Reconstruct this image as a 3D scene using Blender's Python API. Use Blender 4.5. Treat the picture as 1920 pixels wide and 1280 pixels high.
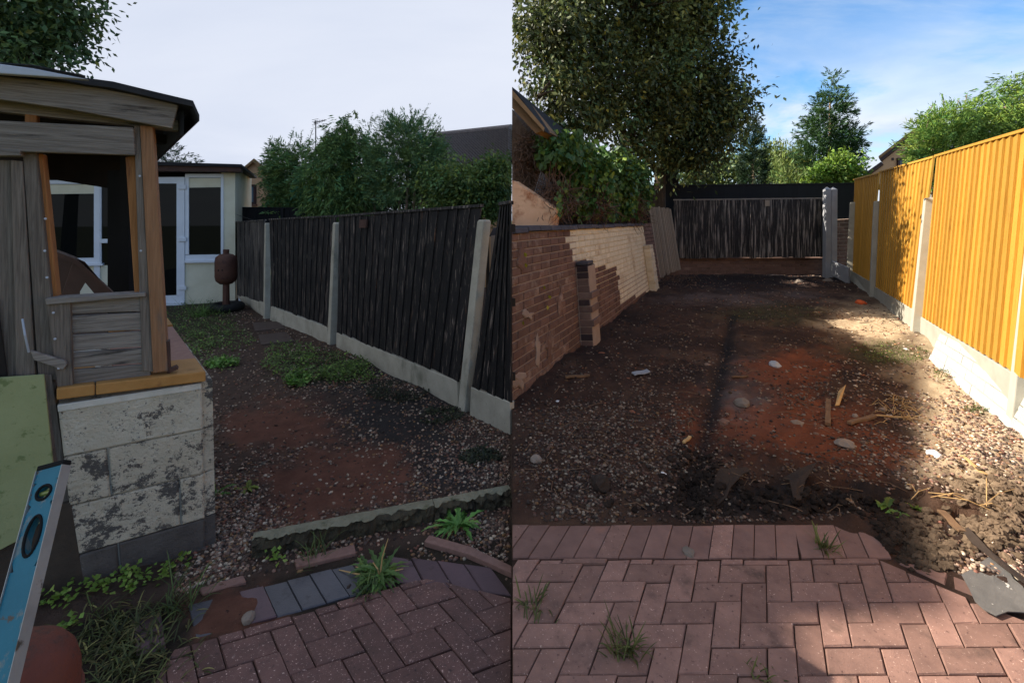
import bpy, bmesh, math, random
import numpy as np
from mathutils import Vector, noise as mnoise

for _o in list(bpy.data.objects):
    bpy.data.objects.remove(_o)
SC = bpy.context.scene
COL = SC.collection
RND = random.Random(7)
NP = np.random.default_rng(11)

# ------------------------------------------------------------------ camera
F, CX, HZ, H = 850.0, 960.0, 413.0, 1.56          # pixels, eye height in metres
cam_d = bpy.data.cameras.new('camera')
cam = bpy.data.objects.new('camera', cam_d)
COL.objects.link(cam)
cam.location = (0, 0, H)
cam.rotation_euler = (math.radians(90), 0, 0)
cam_d.sensor_width = 36.0
cam_d.lens = F / 1920 * 36.0
cam_d.shift_y = -(640 - HZ) / 1920
cam_d.clip_start = 0.05
cam_d.clip_end = 2000
SC.camera = cam

# ------------------------------------------------------------------ light
SUN_EL, SUN_BETA = math.radians(38.0), math.radians(14.0)
sdir = Vector((-math.cos(SUN_BETA) * math.cos(SUN_EL), math.sin(SUN_BETA) * math.cos(SUN_EL), math.sin(SUN_EL)))
sl = bpy.data.lights.new('sun', 'SUN')
sl.energy = 5.0
sl.angle = math.radians(0.3)
sl.color = (1.0, 0.92, 0.80)
so = bpy.data.objects.new('sun', sl)
COL.objects.link(so)
so.location = (-20, 0, 30)
so.rotation_euler = sdir.to_track_quat('Z', 'Y').to_euler()

W = bpy.data.worlds.new('World')
SC.world = W
W.use_nodes = True
nt = W.node_tree
for n in list(nt.nodes):
    nt.nodes.remove(n)
def wn(t, **k):
    n = nt.nodes.new(t)
    for a, v in k.items():
        setattr(n, a, v)
    return n
def wl(a, b):
    nt.links.new(a, b)
def wmath(op, a, b=None, c=None):
    n = wn('ShaderNodeMath', operation=op)
    for i, v in enumerate((a, b, c)):
        if v is None:
            continue
        if isinstance(v, (int, float)):
            n.inputs[i].default_value = v
        else:
            wl(v, n.inputs[i])
    return n.outputs[0]
def wmap(v, a, b, c=0.0, d=1.0):
    n = wn('ShaderNodeMapRange', interpolation_type='SMOOTHSTEP')
    wl(v, n.inputs['Value'])
    n.inputs['From Min'].default_value = a
    n.inputs['From Max'].default_value = b
    n.inputs['To Min'].default_value = c
    n.inputs['To Max'].default_value = d
    return n.outputs['Result']
def wmix(f, a, b):
    n = wn('ShaderNodeMix', data_type='RGBA')
    if isinstance(f, (int, float)):
        n.inputs[0].default_value = f
    else:
        wl(f, n.inputs[0])
    for i, v in ((6, a), (7, b)):
        if isinstance(v, tuple):
            n.inputs[i].default_value = (*v, 1)
        else:
            wl(v, n.inputs[i])
    return n.outputs[2]
sky = wn('ShaderNodeTexSky', sky_type='NISHITA', sun_disc=False)
sky.sun_elevation = SUN_EL
sky.sun_rotation = math.atan2(sdir.x, sdir.y)
sky.air_density = 1.0
sky.dust_density = 0.4
sky.ozone_density = 2.5
bgk = wn('ShaderNodeBackground')
outw = wn('ShaderNodeOutputWorld')
tc = wn('ShaderNodeTexCoord')
sep = wn('ShaderNodeSeparateXYZ')
wl(tc.outputs['Generated'], sep.inputs[0])
dx, dy, dz = sep.outputs
zz = wmath('ADD', wmath('MAXIMUM', dz, 0.0), 0.16)
cmb = wn('ShaderNodeCombineXYZ')
wl(wmath('DIVIDE', dx, zz), cmb.inputs[0])
wl(wmath('DIVIDE', dy, zz), cmb.inputs[1])
def cloud(scale, detail, rough, dist, stretch=(1, 1, 1), loc=(0, 0, 0)):
    mp = wn('ShaderNodeMapping')
    mp.inputs['Scale'].default_value = stretch
    mp.inputs['Location'].default_value = loc
    wl(cmb.outputs[0], mp.inputs[0])
    n = wn('ShaderNodeTexNoise')
    n.inputs['Scale'].default_value = scale
    n.inputs['Detail'].default_value = detail
    n.inputs['Roughness'].default_value = rough
    n.inputs['Distortion'].default_value = dist
    wl(mp.outputs[0], n.inputs['Vector'])
    return n.outputs['Fac']
SKYGAIN = 0.054                                     # world background strength
wisps = wmap(cloud(1.1, 9, 0.6, 0.5, (0.55, 1.5, 1), (3.1, 1.7, 0)), 0.41, 0.74, 0.02, 0.85)
lowc = wmath('MULTIPLY', wmap(cloud(0.85, 10, 0.58, 0.2, (1, 1, 1), (1.5, 0.8, 0)), 0.38, 0.52), wmap(dz, 0.40, 0.10))
cloudc = wmix(wmap(cloud(1.6, 6, 0.55, 0.0), 0.35, 0.65), (8.6, 8.9, 9.6), (6.4, 6.9, 7.9))
blue = wn('ShaderNodeHueSaturation')
blue.inputs['Saturation'].default_value = 1.28
blue.inputs['Value'].default_value = 2.0
wl(sky.outputs[0], blue.inputs['Color'])
clear = wmix(wisps, blue.outputs[0], (6.0, 7.1, 8.6))
clear = wmix(wmath('MULTIPLY', lowc, 0.85), clear, cloudc)
clear = wmix(wmap(dz, 0.16, -0.02, 0.0, 0.8), clear, (7.2, 7.7, 8.6))
ovc = wmix(wmap(cloud(0.55, 7, 0.55, 0.5, (0.6, 1.2, 1)), 0.28, 0.72), (5.9, 6.45, 7.75), (7.1, 7.5, 8.5))
side = wmath('ADD', wmath('MULTIPLY', dx, -math.cos(math.radians(16))), wmath('MULTIPLY', dy, math.sin(math.radians(16))))
side = wmath('ADD', side, wmath('MULTIPLY', wmath('SUBTRACT', cloud(0.9, 6, 0.6, 0.0), 0.5), 0.12))
skyc = wmix(wmap(side, -0.10, 0.16), clear, ovc)
wl(skyc, bgk.inputs['Color'])
bgk.inputs['Strength'].default_value = SKYGAIN
wl(bgk.outputs[0], outw.inputs['Surface'])

vs = SC.view_settings
vs.view_transform = 'Standard'
vs.look = 'None'
vs.exposure = 1.1
vs.gamma = 1.0
vs.use_curve_mapping = False
SC.cycles.use_denoising = True
SC.cycles.max_bounces = 6
SC.cycles.transparent_max_bounces = 8
SC.cycles.caustics_reflective = False
SC.cycles.caustics_refractive = False

# ------------------------------------------------------------------ helpers
def P(x, y, Y):
    return Vector(((x - CX) / F * Y, Y, H - (y - HZ) / F * Y))
SLL, SLR = (437 - HZ) / F, (HZ - 390) / F          # the left yard falls away, the right one rises
def zl(X, Y):
    return -SLL * Y
def zr(X, Y):
    return SLR * Y
def GL(x, y):
    Y = F * H / (y - 437.0)
    return Vector(((x - CX) / F * Y, Y, zl(0, Y)))
def GR(x, y):
    Y = F * H / (y - 390.0)
    return Vector(((x - CX) / F * Y, Y, zr(0, Y)))
ORG = {}
def tag(o, label=None, cat=None, group=None, kind=None):
    if label: o['label'] = label
    if cat: o['category'] = cat
    if group: o['group'] = group
    if kind: o['kind'] = kind
    return o
def thing(name, loc, label, cat, group=None):
    o = bpy.data.objects.new(name, None)
    COL.objects.link(o)
    o.empty_display_size = 0.1
    o.location = loc
    ORG[o.name] = Vector(loc)
    return tag(o, label, cat, group)
def origin(o):
    return ORG[o.name]
class MB:
    def __init__(s):
        s.v, s.f = [], []
    def add(s, vs_, fs):
        n = len(s.v)
        s.v += [Vector(p) for p in vs_]
        s.f += [tuple(i + n for i in f) for f in fs]
        return s
    def box8(s, c):      # c: 4 bottom (ccw) then 4 top
        return s.add(c, [(3, 2, 1, 0), (4, 5, 6, 7), (0, 1, 5, 4), (1, 2, 6, 5), (2, 3, 7, 6), (3, 0, 4, 7)])
    def box(s, lo, hi):
        a, b = lo, hi
        return s.box8([(a[0], a[1], a[2]), (b[0], a[1], a[2]), (b[0], b[1], a[2]), (a[0], b[1], a[2]),
                       (a[0], a[1], b[2]), (b[0], a[1], b[2]), (b[0], b[1], b[2]), (a[0], b[1], b[2])])
    def prism(s, poly, ext):
        ext = Vector(ext)
        n = len(poly)
        vs_ = [Vector(p) for p in poly] + [Vector(p) + ext for p in poly]
        fs = [tuple(range(n)), tuple(reversed(range(n, 2 * n)))]
        for i in range(n):
            j = (i + 1) % n
            fs.append((i, i + n, j + n, j))
        return s.add(vs_, fs)
    def tube(s, pts, rad, seg=6, cap=True):
        pts = [Vector(p) for p in pts]
        if not hasattr(rad, '__len__'):
            rad = [rad] * len(pts)
        rings = []
        ref = Vector((0.31, 0.2, 0.93))
        for i, p in enumerate(pts):
            t = (pts[min(i + 1, len(pts) - 1)] - pts[max(i - 1, 0)])
            if t.length < 1e-9: t = Vector((0, 0, 1))
            t.normalize()
            a = t.cross(ref)
            if a.length < 0.05: a = t.cross(Vector((1, 0, 0)))
            a.normalize()
            b = t.cross(a)
            rings.append([p + (a * math.cos(2 * math.pi * k / seg) + b * math.sin(2 * math.pi * k / seg)) * rad[i] for k in range(seg)])
        vs_ = [q for r in rings for q in r]
        fs = []
        for i in range(len(rings) - 1):
            for k in range(seg):
                k2 = (k + 1) % seg
                fs.append((i * seg + k, i * seg + k2, (i + 1) * seg + k2, (i + 1) * seg + k))
        if cap:
            fs.append(tuple(reversed(range(seg))))
            fs.append(tuple(range((len(rings) - 1) * seg, len(rings) * seg)))
        return s.add(vs_, fs)
    def lathe(s, prof, c, seg=28):
        c = Vector(c)
        vs_, fs = [], []
        for r, z in prof:
            for k in range(seg):
                a = 2 * math.pi * k / seg
                vs_.append(c + Vector((r * math.cos(a), r * math.sin(a), z)))
        for i in range(len(prof) - 1):
            for k in range(seg):
                k2 = (k + 1) % seg
                fs.append((i * seg + k, i * seg + k2, (i + 1) * seg + k2, (i + 1) * seg + k))
        fs.append(tuple(reversed(range(seg))))
        fs.append(tuple(range((len(prof) - 1) * seg, len(prof) * seg)))
        return s.add(vs_, fs)
    def build(s, name, m, parent=None, loc=None, bevel=0.0, smooth=False, fix=True):
        if parent is not None:
            o0 = origin(parent)
        elif loc is not None:
            o0 = Vector(loc)
        else:
            xs = [p.x for p in s.v]; ys = [p.y for p in s.v]; zs = [p.z for p in s.v]
            o0 = Vector(((min(xs) + max(xs)) / 2, (min(ys) + max(ys)) / 2, min(zs)))
        me = bpy.data.meshes.new(name)
        me.from_pydata([tuple(p - o0) for p in s.v], [], s.f)
        if fix:
            bm = bmesh.new(); bm.from_mesh(me)
            bmesh.ops.recalc_face_normals(bm, faces=bm.faces)
            bm.to_mesh(me); bm.free()
        if smooth:
            me.polygons.foreach_set('use_smooth', [True] * len(me.polygons))
        me.materials.append(m)
        o = bpy.data.objects.new(name, me)
        COL.objects.link(o)
        ORG[o.name] = o0
        if parent is not None:
            o.parent = parent
        else:
            o.location = o0
        if bevel:
            b = o.modifiers.new('bevel', 'BEVEL')
            b.width = bevel; b.segments = 2; b.limit_method = 'ANGLE'
        return o
def npmesh(name, V, Fc, m, parent=None, loc=(0, 0, 0), col=None, smooth=False):
    """V (n,3) float, Fc (k,3|4) int -> object, optional point colours"""
    o0 = origin(parent) if parent is not None else Vector(loc)
    V = np.asarray(V, np.float32) - np.array(o0, np.float32)
    Fc = np.asarray(Fc, np.int32)
    k, w = Fc.shape
    me = bpy.data.meshes.new(name)
    me.vertices.add(len(V)); me.vertices.foreach_set('co', V.ravel())
    me.loops.add(k * w); me.loops.foreach_set('vertex_index', Fc.ravel())
    me.polygons.add(k)
    me.polygons.foreach_set('loop_start', np.arange(0, k * w, w, dtype=np.int32))
    me.polygons.foreach_set('use_smooth', np.full(k, smooth))
    me.update(calc_edges=True)
    if col is not None:
        a = me.attributes.new('col', 'FLOAT_COLOR', 'POINT')
        c4 = np.ones((len(V), 4), np.float32); c4[:, :3] = col
        a.data.foreach_set('color', c4.ravel())
    me.materials.append(m)
    o = bpy.data.objects.new(name, me)
    COL.objects.link(o)
    ORG[o.name] = o0
    if parent is not None: o.parent = parent
    else: o.location = o0
    return o
class Plane:
    """vertical plane through plan point p0 along plan direction d; pixel (x, y) -> point on it"""
    def __init__(s, p0, d):
        s.p = Vector((p0[0], p0[1])); s.d = Vector((d[0], d[1])).normalized()
        s.n = Vector((s.d.y, -s.d.x))
        if s.n.dot(s.p) > 0: s.n = -s.n          # towards the viewer
    def pt(s, x, y, off=0.0):
        q = s.p + s.n * off
        k = (x - CX) / F
        Y = (q.x * s.d.y - q.y * s.d.x) / (k * s.d.y - s.d.x)
        return P(x, y, Y)
    def slab(s, mb, poly, off, thick):
        pts = [s.pt(x, y, off) for x, y in poly]
        mb.prism(pts, (-s.n.x * thick, -s.n.y * thick, 0))
        return mb
def lerp(a, b, t):
    return a + (b - a) * t
class Quad:
    """leaning rectangular panel from four corner points; (u, v, w) -> point, w metres out along the normal"""
    def __init__(s, bl, br, tr, tl):
        s.c = [Vector(p) for p in (bl, br, tr, tl)]
        s.n = (s.c[1] - s.c[0]).cross(s.c[3] - s.c[0]).normalized()
        if s.n.dot(s.c[0] - Vector((0, 0, H))) > 0: s.n = -s.n
        s.lu = ((s.c[1] - s.c[0]).length + (s.c[2] - s.c[3]).length) / 2
        s.lv = ((s.c[3] - s.c[0]).length + (s.c[2] - s.c[1]).length) / 2
    def pt(s, u, v, w=0.0):
        a = lerp(s.c[0], s.c[1], u); b = lerp(s.c[3], s.c[2], u)
        return lerp(a, b, v) + s.n * w
    def box(s, mb, u0, u1, v0, v1, w0, w1):
        mb.box8([s.pt(u0, v0, w0), s.pt(u1, v0, w0), s.pt(u1, v0, w1), s.pt(u0, v0, w1),
                 s.pt(u0, v1, w0), s.pt(u1, v1, w0), s.pt(u1, v1, w1), s.pt(u0, v1, w1)])
        return mb
    def brick(s, mb, u0, u1, v0, v1, w0, w1, ch=0.006):
        """box with a chamfered outer face"""
        cu, cv = ch / s.lu, ch / s.lv
        V = [s.pt(u0, v0, w0), s.pt(u1, v0, w0), s.pt(u1, v1, w0), s.pt(u0, v1, w0),
             s.pt(u0, v0, w1 - ch), s.pt(u1, v0, w1 - ch), s.pt(u1, v1, w1 - ch), s.pt(u0, v1, w1 - ch),
             s.pt(u0 + cu, v0 + cv, w1), s.pt(u1 - cu, v0 + cv, w1), s.pt(u1 - cu, v1 - cv, w1), s.pt(u0 + cu, v1 - cv, w1)]
        fs = [(8, 9, 10, 11)]
        for i in range(4):
            j = (i + 1) % 4
            fs += [(i, j, j + 4, i + 4), (i + 4, j + 4, j + 8, i + 8)]
        mb.add(V, fs)
        return mb
def clip(poly, conv):
    """Sutherland-Hodgman, both lists of (x, y); conv convex, any winding"""
    ar = sum(conv[i][0] * conv[(i + 1) % len(conv)][1] - conv[(i + 1) % len(conv)][0] * conv[i][1] for i in range(len(conv)))
    sg = 1 if ar > 0 else -1
    out = list(poly)
    for i in range(len(conv)):
        a, b = conv[i], conv[(i + 1) % len(conv)]
        def d(p): return sg * ((b[0] - a[0]) * (p[1] - a[1]) - (b[1] - a[1]) * (p[0] - a[0]))
        src, out = out, []
        for j in range(len(src)):
            p, q = src[j], src[(j + 1) % len(src)]
            dp, dq = d(p), d(q)
            if dp >= 0: out.append(p)
            if (dp >= 0) != (dq >= 0):
                t = dp / (dp - dq)
                out.append((p[0] + (q[0] - p[0]) * t, p[1] + (q[1] - p[1]) * t))
        if len(out) < 3: return []
    return out
def area(poly):
    return abs(sum(poly[i][0] * poly[(i + 1) % len(poly)][1] - poly[(i + 1) % len(poly)][0] * poly[i][1] for i in range(len(poly)))) / 2
def inset(poly, d):
    cx = sum(p[0] for p in poly) / len(poly); cy = sum(p[1] for p in poly) / len(poly)
    out = []
    for p in poly:
        r = math.hypot(p[0] - cx, p[1] - cy)
        k = max(0.3, 1 - d * 1.3 / max(r, 1e-6))
        out.append((cx + (p[0] - cx) * k, cy + (p[1] - cy) * k))
    return out
def inpoly(x, y, poly):
    c = False
    n = len(poly)
    for i in range(n):
        x1, y1 = poly[i]; x2, y2 = poly[(i + 1) % n]
        if (y1 > y) != (y2 > y) and x < (x2 - x1) * (y - y1) / (y2 - y1) + x1: c = not c
    return c

# ------------------------------------------------------------------ materials
def srgb(r, g, b):
    f = lambda c: (c / 12.92 if c <= 0.04045 else ((c + 0.055) / 1.055) ** 2.4)
    return (f(r / 255), f(g / 255), f(b / 255))
def mat(name, cols, scale=6.0, stretch=(1, 1, 1), rough=0.85, bump=0.3, bscale=40.0, bstretch=None, rnd=0.0, layers=(), spec=0.3,
        attr=False, trans=0.0, metal=0.0, detail=8.0, dist=0.0, bdist=0.01, rlayer=None, two=False):
    """noise-mixed colours + noise-masked layers (colour, scale, lo, hi, stretch) + bump; rnd = brightness spread per object"""
    m = bpy.data.materials.new(name)
    m.use_nodes = True
    t = m.node_tree
    bs = t.nodes['Principled BSDF']
    L = t.links.new
    tco = t.nodes.new('ShaderNodeTexCoord')
    oi = t.nodes.new('ShaderNodeObjectInfo')
    addv = t.nodes.new('ShaderNodeVectorMath'); addv.operation = 'ADD'
    sc_ = t.nodes.new('ShaderNodeVectorMath'); sc_.operation = 'SCALE'
    cb = t.nodes.new('ShaderNodeCombineXYZ')
    L(oi.outputs['Random'], cb.inputs[0]); L(oi.outputs['Random'], cb.inputs[1]); L(oi.outputs['Random'], cb.inputs[2])
    L(cb.outputs[0], sc_.inputs[0]); sc_.inputs['Scale'].default_value = 7.3 if rnd else 0.0
    L(tco.outputs['Object'], addv.inputs[0]); L(sc_.outputs[0], addv.inputs[1])
    vec = addv.outputs[0]
    def noise(sc, st=(1, 1, 1), de=detail, ro=0.6, di=0.0):
        mp = t.nodes.new('ShaderNodeMapping'); mp.inputs['Scale'].default_value = st
        L(vec, mp.inputs[0])
        n = t.nodes.new('ShaderNodeTexNoise')
        n.inputs['Scale'].default_value = sc; n.inputs['Detail'].default_value = de
        n.inputs['Roughness'].default_value = ro; n.inputs['Distortion'].default_value = di
        L(mp.outputs[0], n.inputs['Vector'])
        return n.outputs['Fac']
    cr = t.nodes.new('ShaderNodeValToRGB')
    el = cr.color_ramp.elements
    k = len(cols)
    pos = [0.5] if k == 1 else [0.3 + 0.4 * i / (k - 1) for i in range(k)]
    el[0].position = pos[0]; el[0].color = (*cols[0], 1)
    if k == 1:
        el[1].color = (*cols[0], 1)
    else:
        el[1].position = pos[-1]; el[1].color = (*cols[-1], 1)
        for i in range(1, k - 1):
            e = el.new(pos[i]); e.color = (*cols[i], 1)
    L(noise(scale, stretch, di=dist), cr.inputs[0])
    c = cr.outputs[0]
    if attr:
        at = t.nodes.new('ShaderNodeAttribute'); at.attribute_name = 'col'
        mx = t.nodes.new('ShaderNodeMix'); mx.data_type = 'RGBA'; mx.blend_type = 'MULTIPLY'
        mx.inputs[0].default_value = 1.0
        L(c, mx.inputs[6]); L(at.outputs['Color'], mx.inputs[7])
        c = mx.outputs[2]
    rfac = None
    for ly in layers:
        lc, lsc, lo, hi = ly[:4]
        st = ly[4] if len(ly) > 4 else (1, 1, 1)
        mr = t.nodes.new('ShaderNodeMapRange'); mr.interpolation_type = 'SMOOTHSTEP'
        mr.inputs['From Min'].default_value = lo; mr.inputs['From Max'].default_value = hi
        L(noise(lsc, st, ro=ly[5] if len(ly) > 5 else 0.65), mr.inputs['Value'])
        mx = t.nodes.new('ShaderNodeMix'); mx.data_type = 'RGBA'
        L(mr.outputs[0], mx.inputs[0]); L(c, mx.inputs[6]); mx.inputs[7].default_value = (*lc, 1)
        c = mx.outputs[2]
        rfac = mr.outputs[0]
    if rnd:
        mr = t.nodes.new('ShaderNodeMapRange')
        L(oi.outputs['Random'], mr.inputs['Value'])
        mr.inputs['To Min'].default_value = 1 - rnd; mr.inputs['To Max'].default_value = 1 + rnd
        hs = t.nodes.new('ShaderNodeHueSaturation')
        L(mr.outputs[0], hs.inputs['Value']); L(c, hs.inputs['Color'])
        c = hs.outputs[0]
    L(c, bs.inputs['Base Color'])
    if rlayer is not None and rfac is not None:
        mr = t.nodes.new('ShaderNodeMapRange')
        L(rfac, mr.inputs['Value']); mr.inputs['To Min'].default_value = rough; mr.inputs['To Max'].default_value = rlayer
        L(mr.outputs[0], bs.inputs['Roughness'])
    else:
        bs.inputs['Roughness'].default_value = rough
    bs.inputs['Specular IOR Level'].default_value = spec
    bs.inputs['Metallic'].default_value = metal
    if bump:
        bp = t.nodes.new('ShaderNodeBump')
        bp.inputs['Strength'].default_value = bump; bp.inputs['Distance'].default_value = bdist
        L(noise(bscale, bstretch or (1, 1, 1), ro=0.7), bp.inputs['Height'])
        L(bp.outputs[0], bs.inputs['Normal'])
    if trans:
        out = t.nodes['Material Output']
        tr = t.nodes.new('ShaderNodeBsdfTranslucent')
        L(c, tr.inputs['Color'])
        ms = t.nodes.new('ShaderNodeMixShader'); ms.inputs[0].default_value = trans
        L(bs.outputs[0], ms.inputs[1]); L(tr.outputs[0], ms.inputs[2]); L(ms.outputs[0], out.inputs['Surface'])
    return m
def glass_mat(name, tint, rough=0.03):
    m = bpy.data.materials.new(name); m.use_nodes = True
    t = m.node_tree; bs = t.nodes['Principled BSDF']
    bs.inputs['Base Color'].default_value = (*tint, 1)
    bs.inputs['Roughness'].default_value = rough
    bs.inputs['Specular IOR Level'].default_value = 0.13
    return m
WS = (28, 28, 1.1)       # grain that runs up a vertical board
WH = (1.2, 1.2, 32)      # grain along a horizontal board
M = {}
M['concrete'] = mat('concrete', [srgb(154, 148, 132), srgb(180, 174, 157)], 5, rough=0.9, bump=0.35, bscale=120, rnd=0.06,
                    layers=[(srgb(112, 112, 96), 3, 0.55, 0.75, (1, 1, 0.5)), (srgb(120, 118, 110), 90, 0.6, 0.7)])
M['concrete_new'] = mat('concrete_new', [srgb(160, 155, 141), srgb(176, 172, 158)], 5, rough=0.9, bump=0.25, bscale=140, rnd=0.05,
                        layers=[(srgb(176, 170, 152), 4, 0.58, 0.8)])
M['concrete_grey'] = mat('concrete_grey', [srgb(146, 147, 150), srgb(162, 163, 166)], 4, rough=0.85, bump=0.2, bscale=140, rnd=0.05)
M['cast_stone'] = mat('cast_stone', [srgb(166, 165, 158), srgb(180, 179, 172)], 9, rough=0.9, bump=0.8, bscale=35, bdist=0.012, rnd=0.04)
M['creosote'] = mat('creosote', [srgb(17, 15, 15), srgb(30, 27, 26)], 9, WS, rough=0.75, bump=0.5, bscale=30, bstretch=(6, 6, .5), rnd=0.35,
                    layers=[(srgb(128, 114, 104), 15, 0.555, 0.68, (3, 3, 0.2)), (srgb(128, 90, 64), 11, 0.63, 0.73, (3, 3, 0.18))])
M['creosote_worn'] = mat('creosote_worn', [srgb(24, 22, 22), srgb(44, 41, 40)], 9, WS, rough=0.8, bump=0.5, bscale=30, bstretch=(6, 6, .5), rnd=0.35,
                    layers=[(srgb(138, 128, 118), 12, 0.48, 0.66, (3, 3, 0.14))])
M['blackfence'] = mat('blackfence', [srgb(20, 19, 21), srgb(30, 29, 31)], 5, WS, rough=0.8, bump=0.3, rnd=0.15)
M['greywood'] = mat('greywood', [srgb(88, 79, 71), srgb(132, 121, 110)], 5, WS, rough=0.88, bump=0.7, bscale=14, bstretch=(8, 8, .4), rnd=0.16, dist=0.6,
                    layers=[(srgb(62, 56, 53), 6, 0.56, 0.72, (6, 6, 0.4)), (srgb(40, 36, 34), 5, 0.7, 0.76)])
M['greywood_h'] = mat('greywood_h', [srgb(98, 90, 83), srgb(150, 141, 131)], 4, WH, rough=0.88, bump=0.8, bscale=12, bstretch=(.5, .5, 9), rnd=0.16, dist=0.7,
                      layers=[(srgb(62, 57, 54), 4, 0.54, 0.7, (.8, .8, 7)), (srgb(38, 34, 32), 5, 0.69, 0.75)])
M['timber_front'] = mat('timber_front', [srgb(126, 90, 62), srgb(156, 116, 84)], 4, WS, rough=0.8, bump=0.5, bscale=20, bstretch=(8, 8, .4), dist=0.6,
                  layers=[(srgb(104, 92, 82), 3, 0.5, 0.66, (4, 4, 0.5)), (srgb(60, 44, 34), 9, 0.66, 0.76, (2, 2, .5))])
M['timber'] = mat('timber', [srgb(142, 92, 50), srgb(172, 118, 70)], 4, WS, rough=0.75, bump=0.4, bscale=20, bstretch=(8, 8, .4), rnd=0.08, dist=0.5,
                  layers=[(srgb(112, 70, 40), 5, 0.54, 0.68, (4, 4, 0.4)), (srgb(40, 28, 20), 9, 0.7, 0.76, (1, 1, .6))])
M['orange'] = mat('orange', [(0.43, 0.225, 0.028), (0.53, 0.285, 0.044)], 4, WS, rough=0.65, bump=0.35, bscale=24, bstretch=(8, 8, .4), rnd=0.13, dist=0.4,
                  layers=[((0.36, 0.165, 0.016), 6, 0.54, 0.72, (5, 5, 0.3)), ((0.29, 0.135, 0.02), 2.2, 0.60, 0.75, (1, 1, .6)), ((0.16, 0.05, 0.006), 11, 0.74, 0.78, (1, 1, .7))])
M['slatgrey'] = mat('slatgrey', [srgb(120, 106, 90), srgb(150, 134, 116)], 6, WS, rough=0.9, bump=0.4, rnd=0.2)
M['brick'] = mat('brick', [srgb(94, 70, 59), srgb(118, 87, 72)], 9, rough=0.92, bump=0.7, bscale=70, rnd=0.24,
                 layers=[(srgb(66, 48, 44), 7, 0.52, 0.72), (srgb(160, 126, 100), 11, 0.60, 0.78)])
M['brick_smeared'] = mat('brick_smeared', [srgb(102, 76, 63), srgb(124, 93, 77)], 9, rough=0.95, bump=0.9, bscale=50, rnd=0.16,
                 layers=[(srgb(146, 122, 104), 7, 0.50, 0.66)])
M['brick_dull'] = mat('brick_dull', [srgb(98, 76, 66), srgb(124, 97, 84)], 3, rough=0.95, bump=0.6, bscale=50, rnd=0.14, layers=[(srgb(128, 104, 90), 2.5, 0.52, 0.7), (srgb(60, 48, 44), 6, 0.55, 0.75)])
M['brick_cream'] = mat('brick_cream', [srgb(200, 184, 154), srgb(218, 203, 174)], 7, rough=0.85, bump=0.5, bscale=60, rnd=0.07,
                       layers=[(srgb(168, 142, 110), 2.2, 0.5, 0.75), (srgb(128, 96, 74), 16, 0.63, 0.69)])
M['brick_dark'] = mat('brick_dark', [srgb(48, 38, 38), srgb(74, 56, 52)], 8, rough=0.9, bump=0.5, bscale=60, rnd=0.25)
M['mortar'] = mat('mortar', [srgb(146, 124, 106), srgb(166, 142, 122)], 9, rough=0.98, bump=0.8, bscale=60)
M['mortar_cream'] = mat('mortar_cream', [srgb(188, 166, 130), srgb(206, 184, 148)], 9, rough=0.95, bump=0.6, bscale=60)
M['coping'] = mat('coping', [srgb(64, 58, 60), srgb(86, 80, 82)], 7, rough=0.8, bump=0.4, bscale=60, rnd=0.15, layers=[(srgb(104, 92, 80), 9, 0.6, 0.75)])
M['plaster'] = mat('plaster', [srgb(214, 166, 128), srgb(228, 184, 146)], 4, rough=0.9, bump=0.4, bscale=40,
                   layers=[(srgb(158, 98, 62), 4.5, 0.48, 0.68), (srgb(120, 84, 62), 30, 0.66, 0.74)])
M['paver'] = mat('paver', [srgb(124, 94, 83), srgb(148, 113, 99)], 14, rough=0.85, bump=0.6, bscale=220, rnd=0.2, bdist=0.004,
                 layers=[(srgb(206, 172, 154), 120, 0.62, 0.66), (srgb(78, 54, 50), 60, 0.58, 0.72), (srgb(78, 62, 54), 5, 0.54, 0.78)])
M['paver_wet'] = mat('paver_wet', [srgb(90, 65, 59), srgb(112, 81, 73)], 14, rough=0.62, bump=0.6, bscale=220, rnd=0.22, bdist=0.004,
                 layers=[(srgb(206, 172, 158), 120, 0.60, 0.64), (srgb(60, 44, 42), 60, 0.56, 0.72), (srgb(58, 48, 42), 5, 0.56, 0.78)])
M['paver_plum'] = mat('paver_plum', [srgb(114, 86, 77), srgb(136, 104, 92)], 10, rough=0.8, bump=0.3, bscale=120, rnd=0.18,
                 layers=[(srgb(84, 62, 58), 14, 0.58, 0.75), (srgb(150, 104, 84), 4, 0.55, 0.8)])
M['paver_blue'] = mat('paver_blue', [srgb(64, 63, 68), srgb(84, 82, 86)], 8, rough=0.4, bump=0.2, bscale=120, rnd=0.15,
                      layers=[(srgb(52, 48, 50), 12, 0.56, 0.72)])
M['paver_purple'] = mat('paver_purple', [srgb(82, 64, 68), srgb(100, 78, 80)], 8, rough=0.5, bump=0.2, bscale=120, rnd=0.15,
                      layers=[(srgb(60, 46, 46), 12, 0.56, 0.72)])
M['block'] = mat('block', [srgb(206, 195, 172), srgb(224, 214, 193)], 9, rough=0.95, bump=1.0, bscale=60, bdist=0.025, rnd=0.03,
                 layers=[(srgb(150, 142, 126), 3, 0.5, 0.75), (srgb(100, 95, 90), 6.5, 0.565, 0.59, (1, 1, 1), .85), (srgb(96, 90, 84), 34, 0.60, 0.63, (1, 1, 1), .8)])
M['block_worn'] = mat('block_worn', [srgb(202, 190, 166), srgb(218, 207, 185)], 9, rough=0.95, bump=1.0, bscale=60, bdist=0.025, rnd=0.03,
                 layers=[(srgb(150, 140, 122), 2.5, 0.5, 0.8), (srgb(98, 93, 88), 7.0, 0.525, 0.55, (1, 1, 1.3), .86), (srgb(94, 88, 82), 36, 0.575, 0.61, (1, 1, 1), .8)])
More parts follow.
